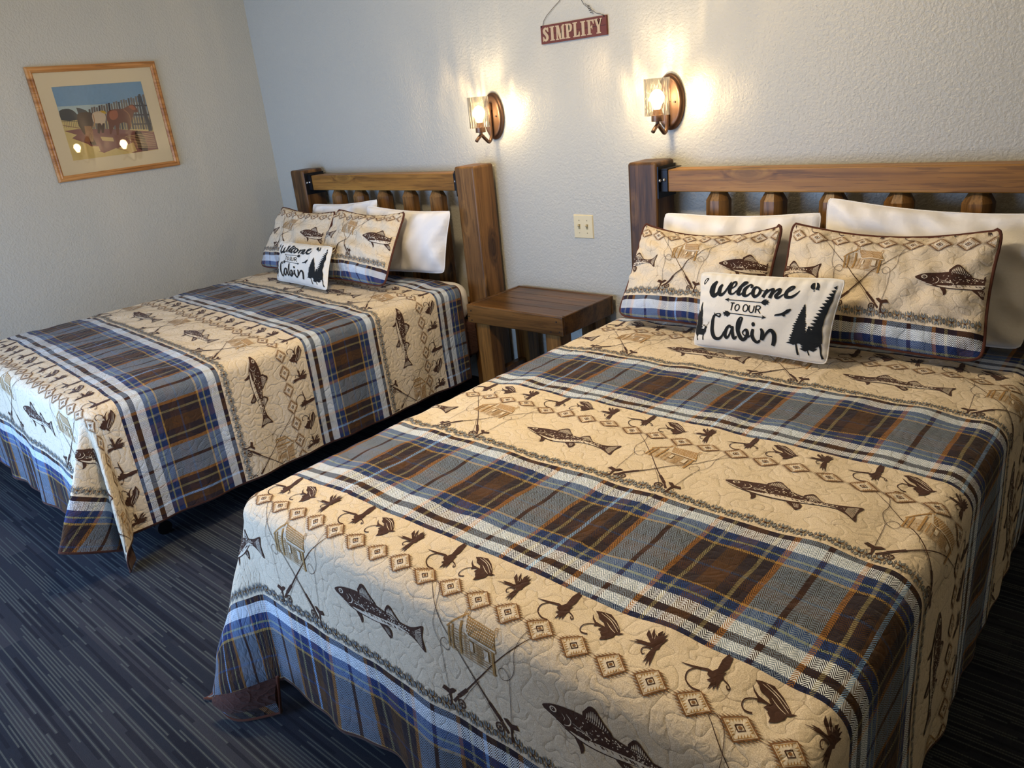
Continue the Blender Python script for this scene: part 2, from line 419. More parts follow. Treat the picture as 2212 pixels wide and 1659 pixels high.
# ------------------------------------------------------------------ switch plate
px, pz = 2.5164, .9772
sw = empty('light_switch', (px+.058, 0, pz-.114), 'ivory double light switch plate on the back wall above the nightstand', 'light switch')
bm = bmesh.new()
a = [(px, 0), (px+.116, 0)]
v = [bm.verts.new(p) for p in ((px, -.0001, pz-.114), (px+.116, -.0001, pz-.114), (px+.116, -.0001, pz), (px, -.0001, pz),
                               (px+.004, -.006, pz-.110), (px+.112, -.006, pz-.110), (px+.112, -.006, pz-.004), (px+.004, -.006, pz-.004))]
for q in ((4, 5, 6, 7), (0, 1, 5, 4), (1, 2, 6, 5), (2, 3, 7, 6), (3, 0, 4, 7), (0, 1, 2, 3)): bm.faces.new([v[i] for i in q])
bm_obj('face_plate', bm, M['ivory'], sw)
for k in range(2):
    cx = px+.035+k*.046
    bm = bmesh.new(); add_box(bm, cx-.005, cx+.005, -.0075, -.0055, pz-.069, pz-.045)
    slot = bm_obj('slot', bm, plain('switch_slot_shade', (150, 138, 100), .6), sw)
    bm = bmesh.new()
    v = [bm.verts.new(p) for p in ((cx-.004, -.007, pz-.060), (cx+.004, -.007, pz-.060), (cx+.004, -.007, pz-.048), (cx-.004, -.007, pz-.048),
                                   (cx-.0035, -.021, pz-.052), (cx+.0035, -.021, pz-.052), (cx+.0035, -.021, pz-.044), (cx-.0035, -.021, pz-.044))]
    for q in ((4, 5, 6, 7), (0, 1, 5, 4), (1, 2, 6, 5), (2, 3, 7, 6), (3, 0, 4, 7), (0, 1, 2, 3)): bm.faces.new([v[i] for i in q])
    bmesh.ops.bevel(bm, geom=bm.edges[:], offset=.001, segments=2, affect='EDGES')
    bm_obj('toggle', bm, M['ivory'], sw, True)
    for zz in (pz-.027, pz-.087):
        bm = bmesh.new(); add_lathe(bm, (cx, -.0062, zz), [(.0028, -.0008), (.0028, .0005)], 10, 'y')
        bm_obj('screw', bm, plain('ivory_screw_head', (150, 138, 104), .4), sw)

# ------------------------------------------------------------------ sconces
s = NT('rippled_clear_glass'); tr = s.add('ShaderNodeBsdfTransparent'); tr.inputs[0].default_value = (.97, .95, .90, 1)
gl = s.add('ShaderNodeBsdfGlossy'); gl.inputs['Roughness'].default_value = .06
lw = s.add('ShaderNodeLayerWeight'); lw.inputs[0].default_value = .35
mm = s.mapping(s.coord(), (60, 60, 9)); nn = s.noise(mm, 1, 2, .5, dist=.8); bp_ = s.bump(nn, .8, .01)
s.l.new(bp_, gl.inputs['Normal']); s.l.new(bp_, lw.inputs['Normal'])
mx = s.add('ShaderNodeMixShader'); s.l.new(s.math('ADD', .04, s.math('MULTIPLY', lw.outputs['Facing'], .75)), mx.inputs[0]); s.l.new(tr.outputs[0], mx.inputs[1]); s.l.new(gl.outputs[0], mx.inputs[2]); s.l.new(mx.outputs[0], s.out.inputs[0])
M['shade'] = s.m
s = NT('lit_bulb_glass'); em = s.add('ShaderNodeEmission'); em.inputs[0].default_value = (1, .80, .50, 1); em.inputs[1].default_value = 60; s.l.new(em.outputs[0], s.out.inputs[0])
M['bulb'] = s.m
s = NT('frosted_ceiling_lamp_glass'); em = s.add('ShaderNodeEmission'); em.inputs[0].default_value = (1, .78, .52, 1); em.inputs[1].default_value = 3; s.l.new(em.outputs[0], s.out.inputs[0])
M['dome'] = s.m
HOT = .87
def sconce_light(name, loc, power, parent):
    """bulb behind rippled glass: its beam is broken into streaks by direction"""
    L = bpy.data.lights.new(name, 'POINT'); L.energy = power; L.color = (1, .70, .38); L.shadow_soft_size = .012
    L.use_nodes = True; t = L.node_tree; em = t.nodes['Emission']
    g = t.nodes.new('ShaderNodeTexCoord'); sx = t.nodes.new('ShaderNodeSeparateXYZ'); t.links.new(g.outputs['Normal'], sx.inputs[0])
    def mth(op, a, b=0, clamp=False):
        nd = t.nodes.new('ShaderNodeMath'); nd.operation = op; nd.use_clamp = clamp
        for i, q in enumerate((a, b)):
            if isinstance(q, bpy.types.NodeSocket): t.links.new(q, nd.inputs[i])
            else: nd.inputs[i].default_value = q
        return nd.outputs[0]
    X, Y, Z = sx.outputs
    az = mth('ARCTAN2', X, Y)
    hyp = mth('SQRT', mth('ADD', mth('MULTIPLY', X, X), mth('MULTIPLY', Y, Y)))
    el = mth('ARCTAN2', Z, hyp)
    cv = t.nodes.new('ShaderNodeCombineXYZ'); t.links.new(mth('MULTIPLY', az, 10.5), cv.inputs[0]); t.links.new(mth('MULTIPLY', el, .9), cv.inputs[1]); cv.inputs[2].default_value = loc[0]*3
    nz_ = t.nodes.new('ShaderNodeTexNoise'); t.links.new(cv.outputs[0], nz_.inputs['Vector']); nz_.inputs['Scale'].default_value = 1.0; nz_.inputs['Detail'].default_value = 2.0
    n = mth('POWER', mth('MULTIPLY', mth('SUBTRACT', nz_.outputs['Fac'], .36), 3.2, True), 4.0)
    da = mth('SUBTRACT', az, HOT); de = mth('ADD', el, .02)
    hot = mth('POWER', 2.718, mth('MULTIPLY', -1, mth('ADD', mth('POWER', mth('DIVIDE', da, .13), 2), mth('POWER', mth('DIVIDE', de, .34), 2))))
    fall = mth('SUBTRACT', 1, mth('DIVIDE', mth('ABSOLUTE', mth('SUBTRACT', el, .55)), 1.0), True)
    s2 = mth('POWER', mth('MULTIPLY', mth('ADD', mth('SINE', mth('ADD', mth('MULTIPLY', az, 36), mth('MULTIPLY', nz_.outputs['Fac'], 9.0))), 1), .5), 7)
    win_ = mth('MULTIPLY', mth('SUBTRACT', 1, mth('DIVIDE', mth('ABSOLUTE', mth('SUBTRACT', el, .92)), .30), True), mth('SUBTRACT', 1, mth('DIVIDE', mth('ABSOLUTE', az), 1.1), True))
    hot = mth('ADD', hot, mth('MULTIPLY', mth('MULTIPLY', s2, win_), 1.1))
    streak = mth('ADD', .34, mth('ADD', mth('MULTIPLY', mth('MULTIPLY', n, fall), 9.0), mth('MULTIPLY', hot, 7.0)))
    t.links.new(streak, em.inputs['Strength'])
    o = bpy.data.objects.new(name, L); COL.objects.link(o); o.location = Vector(loc)-world_loc(parent); o.parent = parent
    return o
def make_sconce(x, label, power):
    zc = 1.455; root = empty('wall_sconce', (x, 0, zc), label, 'wall lamp', 'glass wall sconces')
    bm = bmesh.new()
    # oval stepped back plate
    n = 48; steps = [(1.0, -.002), (1.0, -.009), (.95, -.014), (.90, -.014), (.885, -.021), (.82, -.025), (.72, -.023), (.3, -.022), (.001, -.022)]
    rings = []
    for sc_, y in steps:
        rings.append([bm.verts.new((x+.066*sc_*math.cos(2*PI*k/n), y, zc+.112*sc_*math.sin(2*PI*k/n))) for k in range(n)])
    for A, B in zip(rings, rings[1:]):
        for k in range(n): bm.faces.new((A[k], A[(k+1) % n], B[(k+1) % n], B[k]))
    bm.faces.new(rings[0])
    bm_obj('back_plate', bm, M['bronze'], root, True)
    bm = bmesh.new()
    path = smooth_path([(x, -.030, zc+.062), (x, -.034, zc+.02), (x, -.036, zc-.06), (x, -.040, zc-.098), (x, -.058, zc-.118), (x, -.085, zc-.100), (x, -.108, zc-.082), (x, -.128, zc-.090), (x, -.150, zc-.106)], 6)
    add_tube(bm, path, .0085, 10)
    add_box(bm, x-.008, x+.008, -.036, -.020, zc+.03, zc+.062)
    bm_obj('arm', bm, M['bronze'], root, True)
    cy = -.112
    bm = bmesh.new(); add_lathe(bm, (x, cy, zc-.083), [(.009, 0), (.008, .014), (.024, .015), (.025, .018), (.025, .040), (.020, .041), (.017, .062), (.013, .063)], 24)
    bm_obj('socket_cup', bm, M['bronze'], root, False)
    bm = bmesh.new(); n = 40; r0 = .052; rings = []
    for r_, z in ((r0*.55, -.046), (r0, -.045), (r0, .098), (r0-.003, .098), (r0-.003, -.042), (r0*.55, -.043)):
        rings.append([bm.verts.new((x+(r_+.0008*math.sin(k*2.7))*math.cos(2*PI*k/n), cy+(r_+.0008*math.sin(k*2.7))*math.sin(2*PI*k/n), zc+z)) for k in range(n)])
    for A, B in zip(rings, rings[1:]):
        for k in range(n): bm.faces.new((A[k], A[(k+1) % n], B[(k+1) % n], B[k]))
    bm_obj('glass_shade', bm, M['shade'], root, True)
    bm = bmesh.new(); add_lathe(bm, (x, cy, zc-.02), [(.012, 0), (.014, .010), (.023, .024), (.029, .038), (.029, .050), (.022, .064), (.011, .073), (.002, .076)], 20)
    b = bm_obj('bulb', bm, M['bulb'], root, True); b.visible_shadow = False
    for zz in (zc-.0,):
        bm = bmesh.new(); add_lathe(bm, (x+.03, -.024, zz), [(.004, -.004), (.004, .003)], 10, 'y'); bm_obj('screw', bm, M['metal'], root)
    sconce_light('bulb_light', (x, cy, zc+.020), power, root)
SC = 3.4
make_sconce(2.062, 'bronze wall sconce with clear rippled glass above the far bed, left of the sign', SC)
make_sconce(3.062, 'bronze wall sconce with clear rippled glass above the near bed, right of the sign', SC*1.1)

# ------------------------------------------------------------------ hanging sign
def prism(bm, pts, y0, y1, mi=0):
    """pts (x,z) outline -> prism between y0 (front) and y1"""
    A = [bm.verts.new((p[0], y0, p[1])) for p in pts]; B = [bm.verts.new((p[0], y1, p[1])) for p in pts]
    n = len(pts)
    bm.faces.new(A).material_index = mi; bm.faces.new(B).material_index = mi
    for k in range(n): bm.faces.new((A[k], A[(k+1) % n], B[(k+1) % n], B[k])).material_index = mi
sg = empty('hanging_sign', (2.588, 0, 1.75), 'maroon wooden SIMPLIFY sign hung on a thin twisted wire between the sconces', 'sign')
sx0, sx1, sz0, sz1 = 2.406, 2.766, 1.7475, 1.8245
bm = bmesh.new(); add_box(bm, sx0, sx1, -.014, -.002, sz0, sz1, .001, 1)
bm_obj('board', bm, M['signred'], sg)
bm = bmesh.new(); add_box(bm, sx0+.004, sx1-.004, -.0146, -.0139, (sz0+sz1)/2-.0006, (sz0+sz1)/2+.0006)
bm_obj('board_seam', bm, M['metal'], sg)
def R_(x0, z0, x1, z1): return [(x0, z0), (x1, z0), (x1, z1), (x0, z1)]
GL = {  # slab letters on a 6 x 10 cell
 'S_old': [[(5.4, 6.6), (5.4, 9.7), (4.8, 9.7), (4.5, 9.2), (3.4, 10), (2, 9.9), (.8, 8.9), (.5, 7.2), (1.2, 5.7), (3.4, 4.2), (3.9, 3), (3.6, 1.4), (2.8, .9), (1.7, 1.4), (1.0, 3.4), (.5, 3.4), (.5, .2), (1.1, .2), (1.5, .7), (2.6, 0), (4.2, .2), (5.4, 1.4), (5.6, 3), (5.0, 4.6), (2.7, 6.4), (2.2, 7.4), (2.5, 8.7), (3.3, 9.1), (4.2, 8.5), (4.8, 6.6)]],
 'I': [R_(1.9, .8, 4.1, 9.2), R_(1, 0, 5, .8), R_(1, 9.2, 5, 10)],
 'M': [R_(.2, 0, 2.6, .8), R_(.8, .8, 1.8, 9.2), R_(5.0, .8, 7.1, 9.2), R_(4.3, 0, 7.8, .8), [(.2, 10), (.2, 9.2), (.8, 9.2), (3.3, 0), (4.2, 0), (4.6, 2.0), (3.0, 10)], [(4.1, 2.5), (5.9, 10), (7.8, 10), (7.8, 9.2), (7.1, 9.2), (5.0, 9.0), (4.4, 0), (3.9, .5)]],
 'P': [R_(1.1, .8, 3.1, 9.2), R_(.3, 0, 4.0, .8), R_(.3, 9.2, 3.1, 10), [(3.1, 10), (4.7, 9.8), (5.9, 8.6), (6, 6.8), (5.4, 5.0), (4.4, 4.3), (3.1, 4.2), (3.1, 5.0), (3.8, 5.4), (4.0, 7), (3.8, 8.7), (3.1, 9.2)]],
 'L': [R_(1.1, .8, 3.1, 9.2), R_(.3, 9.2, 4.0, 10), [(.3, 0), (5.8, 0), (5.8, 3.4), (5.2, 3.4), (4.5, 1.4), (3.4, .8), (.3, .8)]],
 'F': [R_(1.1, .8, 3.1, 9.2), R_(.3, 0, 4.0, .8), [(.3, 9.2), (.3, 10), (5.9, 10), (5.9, 7), (5.3, 7), (4.6, 8.8), (3.5, 9.2)], [(3.1, 5.4), (3.8, 5.4), (4.2, 6.6), (4.6, 6.6), (4.6, 3.4), (4.2, 3.4), (3.8, 4.7), (3.1, 4.7)]],
 'Y': [R_(2.2, .8, 4.2, 4.6), R_(1.4, 0, 5.0, .8), [(0, 10), (0, 9.2), (.5, 9.2), (2.2, 4.4), (4.2, 4.4), (5.6, 9.2), (6.2, 9.2), (6.2, 10), (4.2, 10), (4.2, 9.2), (4.8, 9.2), (3.5, 5.4), (2.5, 9.2), (3, 9.2), (3, 10)]]}
_c = [(4.7, 7.2), (4.2, 8.9), (2.9, 9.2), (1.7, 8.2), (1.9, 6.6), (3.2, 5.2), (4.3, 3.6), (4.2, 1.7), (3.0, .8), (1.8, 1.2), (1.2, 2.9)]
_w = [1.0, 1.3, 1.6, 2.1, 2.2, 2.2, 2.2, 2.1, 1.6, 1.3, 1.0]; _q = []
for _i in range(10):
    _a, _b = np.array(_c[_i]), np.array(_c[_i+1]); _d = (_b-_a)/np.linalg.norm(_b-_a); _n = np.array([-_d[1], _d[0]]); _e = _d*.18
    _q.append([tuple(_a-_e-_n*_w[_i]/2), tuple(_b+_e-_n*_w[_i+1]/2), tuple(_b+_e+_n*_w[_i+1]/2), tuple(_a-_e+_n*_w[_i]/2)])
GL['S'] = _q+[R_(4.9, 6.6, 5.5, 9.8), R_(.6, .2, 1.2, 3.6)]
adv = {'M': 8.0, 'I': 5.2}
word = 'SIMPLIFY'; tot = sum(adv.get(c, 6.2) for c in word); x = sx0+.010; scx = (sx1-sx0-.030)/tot; scz = (sz1-sz0-.018)/10
for c in word:
    bm = bmesh.new()
    off = .6 if c == 'I' else 0
    for k, pl in enumerate(GL[c]):
        prism(bm, [(x+(p[0]-off)*scx, sz0+.009+p[1]*scz) for p in pl], -.0158-.0001*k, -.0138)
    for fce in list(bm.faces):
        if len(fce.verts) > 4: bmesh.ops.triangulate(bm, faces=[fce])
    bm_obj('letter', bm, M['signtan'], sg); x += adv.get(c, 6.2)*scx
bm = bmesh.new()
top = (2.595, -.004, 1.955)
add_tube(bm, [(2.412, -.004, 1.822), (2.425, -.008, 1.845), (2.446, -.008, 1.866), (2.452, -.010, 1.868), (2.486, -.008, 1.892), (2.520, -.008, 1.912), (2.524, -.010, 1.918), (2.560, -.006, 1.940), top], .0011, 6)
add_tube(bm, [(2.756, -.004, 1.822), (2.735, -.008, 1.832), (2.712, -.008, 1.838), (2.706, -.010, 1.844), (2.675, -.008, 1.862), (2.650, -.008, 1.880), (2.620, -.006, 1.925), top], .0011, 6)
hel = [(2.672+.006*math.cos(a*1.9)+.0014*a, -.010+.006*math.sin(a*1.9), 1.872-.0024*a) for a in np.linspace(0, 14, 60)]
add_tube(bm, hel, .0009, 5)
add_tube(bm, [(2.655, -.008, 1.884), (2.664, -.009, 1.876), hel[0]], .001, 5)
bm_obj('hanging_wire', bm, M['wire'], sg)
for xx in (sx0+.008, sx1-.010):
    bm = bmesh.new(); add_lathe(bm, (xx, -.015, sz1-.004), [(.003, -.002), (.003, .002)], 8, 'y'); bm_obj('nail', bm, M['metal'], sg)
bm = bmesh.new(); add_lathe(bm, (2.595, -.004, 1.955), [(.003, -.006), (.003, .006)], 8, 'y'); bm_obj('nail', bm, M['metal'], sg)
#PART2
# ------------------------------------------------------------------ flat art -> triangles
def homog(src, dst):
    A = []; b = []
    for (x, y), (u, v) in zip(src, dst):
        A += [[x, y, 1, 0, 0, 0, -u*x, -u*y], [0, 0, 0, x, y, 1, -v*x, -v*y]]; b += [u, v]
    h = np.linalg.solve(np.array(A, float), np.array(b, float)); H = np.append(h, 1).reshape(3, 3)
    def fn(p):
        p = np.atleast_2d(np.array(p, float)); q = np.c_[p, np.ones(len(p))] @ H.T
        return q[:, :2]/q[:, 2:3]
    return fn
class Art:
    """pieces of flat art: (verts, tris, material, layer), later laid onto a surface"""
    def __init__(s, res=1.0): s.p = []; s.res = res
    def poly(s, pts, mat, layer=1, smooth=0, xf=None):
        pts = [tuple(map(float, p)) for p in pts]
        if smooth: pts = [tuple(p) for p in smooth_path(pts, smooth, True)]
        if xf is not None: pts = [tuple(p) for p in xf(pts)]
        # subdivide the outline, add inner points, triangulate
        out = []
        n = len(pts)
        for i in range(n):
            a = np.array(pts[i]); b = np.array(pts[(i+1) % n]); k = max(1, int(np.linalg.norm(b-a)/s.res))
            for j in range(k): out.append(a+(b-a)*j/k)
        P = np.array(out); m = len(P)
        lo, hi = P.min(0), P.max(0); inner = []
        if min(hi-lo) > s.res*1.2:
            xs = np.arange(lo[0]+s.res*.5, hi[0], s.res); ys = np.arange(lo[1]+s.res*.5, hi[1], s.res)
            if len(xs)*len(ys) < 4000: inner = [(x, y) for x in xs for y in ys]
        V = [Vector((float(p[0]), float(p[1]))) for p in P]+[Vector((float(p[0]), float(p[1]))) for p in inner]
        r = delaunay_2d_cdt(V, [], [list(range(m))], 1, 1e-5)
        vv = np.array([tuple(v) for v in r[0]]).reshape(-1, 2); tt = [t for t in r[2] if len(t) == 3]
        if len(tt): s.p.append((vv, np.array(tt), mat, layer))
    def stroke(s, pts, w, mat, layer=1, smooth=5, closed=False, xf=None):
        """w: width or list of widths at the given points"""
        P = np.array(smooth_path(pts, smooth, closed) if smooth else pts, float)
        n0 = len(pts); n = len(P)
        ws = np.interp(np.linspace(0, n0-1 if not closed else n0, n), np.arange(n0+(1 if closed else 0)), (list(w)+([w[0]] if closed else [])) if isinstance(w, (list, tuple)) else [w]*(n0+(1 if closed else 0)))
        if closed: P = np.vstack([P, P[:1]]); ws = np.append(ws, ws[0])
        # split long spans
        Q = [P[0]]; W = [ws[0]]
        for i in range(len(P)-1):
            k = max(1, int(np.linalg.norm(P[i+1]-P[i])/(s.res if xf is None else 35)))
            for j in range(1, k+1): Q.append(P[i]+(P[i+1]-P[i])*j/k); W.append(ws[i]+(ws[i+1]-ws[i])*j/k)
        P = np.array(Q); W = np.array(W)
        d = np.gradient(P, axis=0); L = np.linalg.norm(d, axis=1); L[L < 1e-9] = 1; d /= L[:, None]
        nn = np.c_[-d[:, 1], d[:, 0]]
        A = P+nn*W[:, None]/2; B = P-nn*W[:, None]/2
        if xf is not None: A = xf(A); B = xf(B)
        v = np.vstack([A, B]); m = len(P); t = []
        for i in range(m-1): t += [(i, i+1, m+i), (i+1, m+i+1, m+i)]
        s.p.append((v, np.array(t), mat, layer))
    def dot(s, c, rx, ry, mat, layer=2, rot=0, n=8, xf=None):
        a = np.linspace(0, 2*PI, n, endpoint=False); x = rx*np.cos(a); y = ry*np.sin(a)
        P = np.c_[c[0]+x*math.cos(rot)-y*math.sin(rot), c[1]+x*math.sin(rot)+y*math.cos(rot)]
        if xf is not None: P = xf(P)
        s.p.append((P, np.array([(0, i, i+1) for i in range(1, n-1)]), mat, layer))

r_ = random.Random(3)
# trout, in cm, nose at (0,0), 31 long, back towards +y
FISH = Art(.8)
def fish():
    a = FISH
    ol = [(0, .1), (1.2, 1.0), (3, 1.7), (6, 2.3), (9, 2.6), (12, 2.3), (15, 1.7), (18, 1.25), (21, .95), (24, .75), (26.5, 1.1), (28.6, 2.0), (30.8, 3.0), (30.2, .2), (30.9, -2.9), (28.8, -1.8), (26.6, -1.0), (24.5, -.95), (22, -1.2), (18.5, -2.0), (15, -2.6), (11, -2.9), (7.5, -2.7), (4.5, -2.1), (2, -1.2)]
    a.poly(ol, 'brown', 1, 3)
    belly = [(6.2, -2.0), (9, -1.9), (12, -1.35), (15, -1.05), (18, -.75), (21, -.45), (24, -.45), (26.2, -.65), (23, -1.0), (19.5, -1.62), (15.5, -2.3), (11.5, -2.6), (8, -2.45)]
    a.poly(belly, 'cream', 2, 3)
    for k in range(26):
        x = r_.uniform(9, 25); a.stroke([(x, -1.0-.9*(1-(x-9)/16)+.35), (x+.5, -1.15-.9*(1-(x-9)/16)+.1)], .16, 'brown', 3, 0)
    # head
    a.dot((2.6, .55), .85, .62, 'cream', 2, .2, 12); a.dot((2.6, .55), .5, .42, 'brown', 3, 0, 12); a.dot((2.5, .65), .14, .14, 'cream', 4)
    a.stroke([(.3, -.3), (1.6, -.85), (3.2, -1.25)], [.1, .3, .08], 'cream', 2)
    a.stroke([(2.0, -1.15), (3.6, -1.6), (5.2, -2.0)], [.1, .28, .08], 'cream', 2)
    a.stroke([(5.6, 1.0), (6.6, .1), (6.2, -1.0), (5.0, -1.5)], [.06, .22, .22, .06], 'cream', 2)
    a.stroke([(4.6, .6), (5.2, .0), (4.9, -.7)], [.05, .14, .05], 'cream', 2)
    a.stroke([(7.0, -.9), (9.4, -.7), (11.0, -1.1), (10.6, -1.6)], [.05, .18, .18, .05], 'cream', 2)
    for k in range(9): x = 7+k*.35; a.stroke([(x, -.1-.05*k), (x+.8, -.2-.05*k)], .07, 'cream', 2, 0)
    # spots along the back
    for k in range(95):
        x = r_.uniform(7.5, 26.5); top = np.interp(x, [7, 12, 18, 24, 27], [2.1, 1.9, .9, .4, .6]); bot = np.interp(x, [7, 12, 18, 24, 27], [-1.2, -.9, -.5, -.2, -.3])
        y = r_.uniform(bot, top); q = r_.uniform(.07, .17); a.dot((x, y), q*1.3, q, 'cream', 2, r_.uniform(-.4, .4), 6)
    # dorsal fins: dark rim, cream rays
    for x0, x1, h, yb in ((9.2, 15.2, 3.0, 2.3), (18.3, 23.0, 2.4, 1.0)):
        L = x1-x0
        a.poly([(x0, yb), (x0+.14*L, yb+h*.72), (x0+.30*L, yb+h), (x0+.48*L, yb+h*.86), (x0+.62*L, yb+h*.55), (x0+.8*L, yb+h*.22), (x1, yb-.7)], 'brown', 1, 2)
        for k in range(11):
            fx = .12+.07*k; bx = x0+fx*L; hh = h*np.interp(fx, [.1, .3, .5, .65, .85], [.42, .82, .70, .42, .15])
            yy = yb-(.6*fx)
            a.stroke([(bx, yy+.12), (bx+.12*L*.35, yy+hh*.55), (bx+.10*L*.5, yy+hh)], [.14, .24, .10], 'cream', 2)
            a.dot((bx+.1, yy+hh*.35), .10, .14, 'brown', 3, .5, 6)
    # lower fins
    a.poly([(7.2, -2.5), (8.6, -2.7), (9.3, -3.6), (9.2, -4.6), (8.7, -5.2), (8.3, -4.0)], 'brown', 1, 2)
    a.poly([(15.5, -2.3), (17.8, -2.0), (19.4, -2.6), (19.6, -3.8), (18.9, -4.9), (17.5, -3.8)], 'brown', 1, 2)
    for k in range(4): a.stroke([(17.4+k*.4, -2.6), (18.4+k*.25, -4.0)], .09, 'cream', 2, 0)
    # tail rays
    for k in range(11):
        y = -2.2+k*.45; a.stroke([(28.0, y*.35), (30.0, y*.95)], [.06, .16], 'cream', 2, 0)
    for k in range(14): x = r_.uniform(27.0, 29.2); a.dot((x, r_.uniform(-.6, .6)*(x-25)*.5), .08, .06, 'cream', 2, 0, 5)
fish()
# cabin, cm, 12.6 wide
CAB = Art(.7)
def cabin():
    a = CAB; T = 'tan'
    a.poly([(4.2, 8.2), (11.6, 7.6), (12.7, 4.5), (5.6, 5.0), (5.1, 5.4)], T, 1)
    for j in range(6):
        y = 7.85-j*.48
        for i in range(15):
            x = 4.6+i*.49+(j % 2)*.22+j*.13
            if x < 12.2+.0*j: a.dot((x, y-(x-4.6)*.065), .15, .13, 'cream', 2, 0, 6)
    a.stroke([(4.2, 8.2), (5.0, 5.2), (5.7, 4.75), (12.8, 4.3)], .34, 'cream', 3, 0); a.stroke([(5.1, 4.75), (12.8, 4.05)], .36, T, 2, 0)
    a.stroke([(-.3, 4.6), (1.4, 6.3), (3.9, 8.3)], .34, T, 1, 0)
    a.stroke([(3.3, 7.2), (3.6, 9.4), (4.5, 9.5), (4.3, 7.6)], .16, T, 2, 0); a.stroke([(3.5, 8.4), (4.4, 8.5)], .12, T, 2, 0); a.stroke([(4.0, 9.4), (3.9, 7.6)], .1, T, 2, 0)
    a.stroke([(11.6, 7.6), (11.7, 8.4), (12.3, 8.4), (12.2, 6.8)], .16, T, 2, 0); a.stroke([(11.6, 8.0), (12.2, 8.0)], .1, T, 2, 0)
    for x, y0, y1, w in ((.15, 0.6, 4.7, .42), (1.2, .5, 5.6, .36), (3.3, .3, 6.9, .5), (4.6, .5, 5.0, .2), (11.9, -.9, 4.0, .55), (5.9, .1, 4.5, .18)):
        a.stroke([(x, y0), (x+.1, y1)], w, T, 2, 0)
    for j in range(9):     # stone courses and logs
        y = .7+j*.52
        if y < 6: a.stroke([(.3, y), (4.6, y-.05)], .11, T, 1, 0)
        if y < 4.4: a.stroke([(4.7, y-.2), (11.8, y-.75)], .12, T, 1, 0)
    for k in range(26):
        x = r_.uniform(.5, 4.4); y = .7+.52*r_.randrange(8); a.stroke([(x, y), (x+.04, y+.5)], .10, T, 1, 0)
    a.poly([(5.9, 1.9), (6.9, 1.8), (6.9, 3.9), (5.9, 4.0)], 'cream', 2); a.stroke([(5.9, 1.9), (6.9, 1.8), (6.9, 3.9), (5.9, 4.0)], .12, T, 3, 0, True)
    a.poly([(9.6, 1.4), (10.9, 1.3), (10.9, 3.6), (9.6, 3.7)], 'cream', 2); a.stroke([(9.6, 1.4), (10.9, 1.3), (10.9, 3.6), (9.6, 3.7)], .12, T, 3, 0, True)
    for k in range(7): a.stroke([(7.6+k*.25, .0), (7.55+k*.25, 3.9)], .1, T, 2, 0)
    a.stroke([(0, .5), (4.6, .1), (12.4, -.8)], .12, T, 2, 0); a.dot((12.0, -.8), .35, .3, T, 2)
cabin()
# crossed fly rods, cm: reels near (+-4.5, 0); tips near (+-12.5, 21)
ROD = Art(.5)
def rods():
    a = ROD; B = 'brown'
    for sg_ in (1, -1):
        m = lambda pts: [(sg_*x, y) for x, y in pts]
        a.stroke(m([(-7.4, -1.4), (-5.9, .6)]), [.7, .5], B, 1, 0); a.stroke(m([(-5.9, .6), (-3.0, 3.6)]), [.85, .75], B, 1, 0)
        a.stroke(m([(-3.0, 3.6), (4, 11.5), (13.8, 21.8)]), [.34, .22, .12], B, 1)
        a.stroke(m([(-5.0, -.4), (-2.2, 3.6), (1.0, 7.5)]), .1, B, 1)
        a.stroke(m([(-5.2+.95*math.cos(t), -.9+.95*math.sin(t)) for t in np.linspace(0, 2*PI, 11)[:-1]]), .32, B, 1, 2, True)
        a.dot((sg_*-5.2, -.9), .3, .3, B, 1)
        for t in np.linspace(0, 2*PI, 8)[:-1]: a.stroke(m([(-5.2, -.9), (-5.2+.9*math.cos(t), -.9+.9*math.sin(t))]), .13, B, 1, 0)
        a.stroke(m([(13.8, 21.8), (14.6, 22.6), (13.6, 23.2), (11.6, 21.6), (10.6, 18), (10.8, 14.4), (9.4, 11.6), (7.4, 10.6), (6.6, 12.0), (7.8, 13.2), (9.2, 11.8), (9.0, 8), (8.6, 3.4), (8.4, 1.4)]), .11, B, 1)
        a.poly(m([(6.4, 1.7), (7.4, 1.9), (8.3, 1.2), (9.8, 1.6), (10.4, .6), (9.2, .3), (8.7, .1), (8.4, -1.4), (9.0, -3.0), (8.0, -2.9), (8.0, -1.0), (8.0, .2), (7.2, .8)]), B, 1)
        a.stroke(m([(8.6, -.3), (9.3, -.9), (9.0, -1.6)]), .12, B, 1)
rods()
# diamonds, cm
DIA = Art(.7)
def dia():
    a = DIA; w, h = 3.0, 2.35
    a.poly([(-w, 0), (0, h), (w, 0), (0, -h)], 'cream', 1)
    a.stroke([(-w, 0), (0, h), (w, 0), (0, -h)], .26, 'dtan', 2, 0, True)
    a.stroke([(-w*.84, 0), (0, h*.84), (w*.84, 0), (0, -h*.84)], .10, 'tan', 2, 0, True)
    a.stroke([(-.85, 0), (0, .66), (.85, 0), (0, -.66)], .22, 'brown', 3, 0, True); a.dot((0, 0), .34, .28, 'dtan', 3)
    E = [((-w, 0), (0, h)), ((0, h), (w, 0)), ((w, 0), (0, -h)), ((0, -h), (-w, 0))]
    for k, (p, q) in enumerate(E):
        p = np.array(p); q = np.array(q); d = (q-p)/np.linalg.norm(q-p); n = np.array([-d[1], d[0]])
        if n @ ((p+q)/2) < 0: n = -n
        hx = np.array([1.0 if (p+q)[0] > 0 else -1.0, 0])
        for j in range(6):
            c = p+(q-p)*(.07+j*.165)
            a.poly([c-d*.20, c+d*.20, c+hx*1.25+n*.05], 'dtan', 1)
        for j in range(5):
            c = (p+(q-p)*(.2+j*.15))*.80
            a.poly([c-d*.13, c+d*.13, c-n*.5], 'tan', 2)
dia()
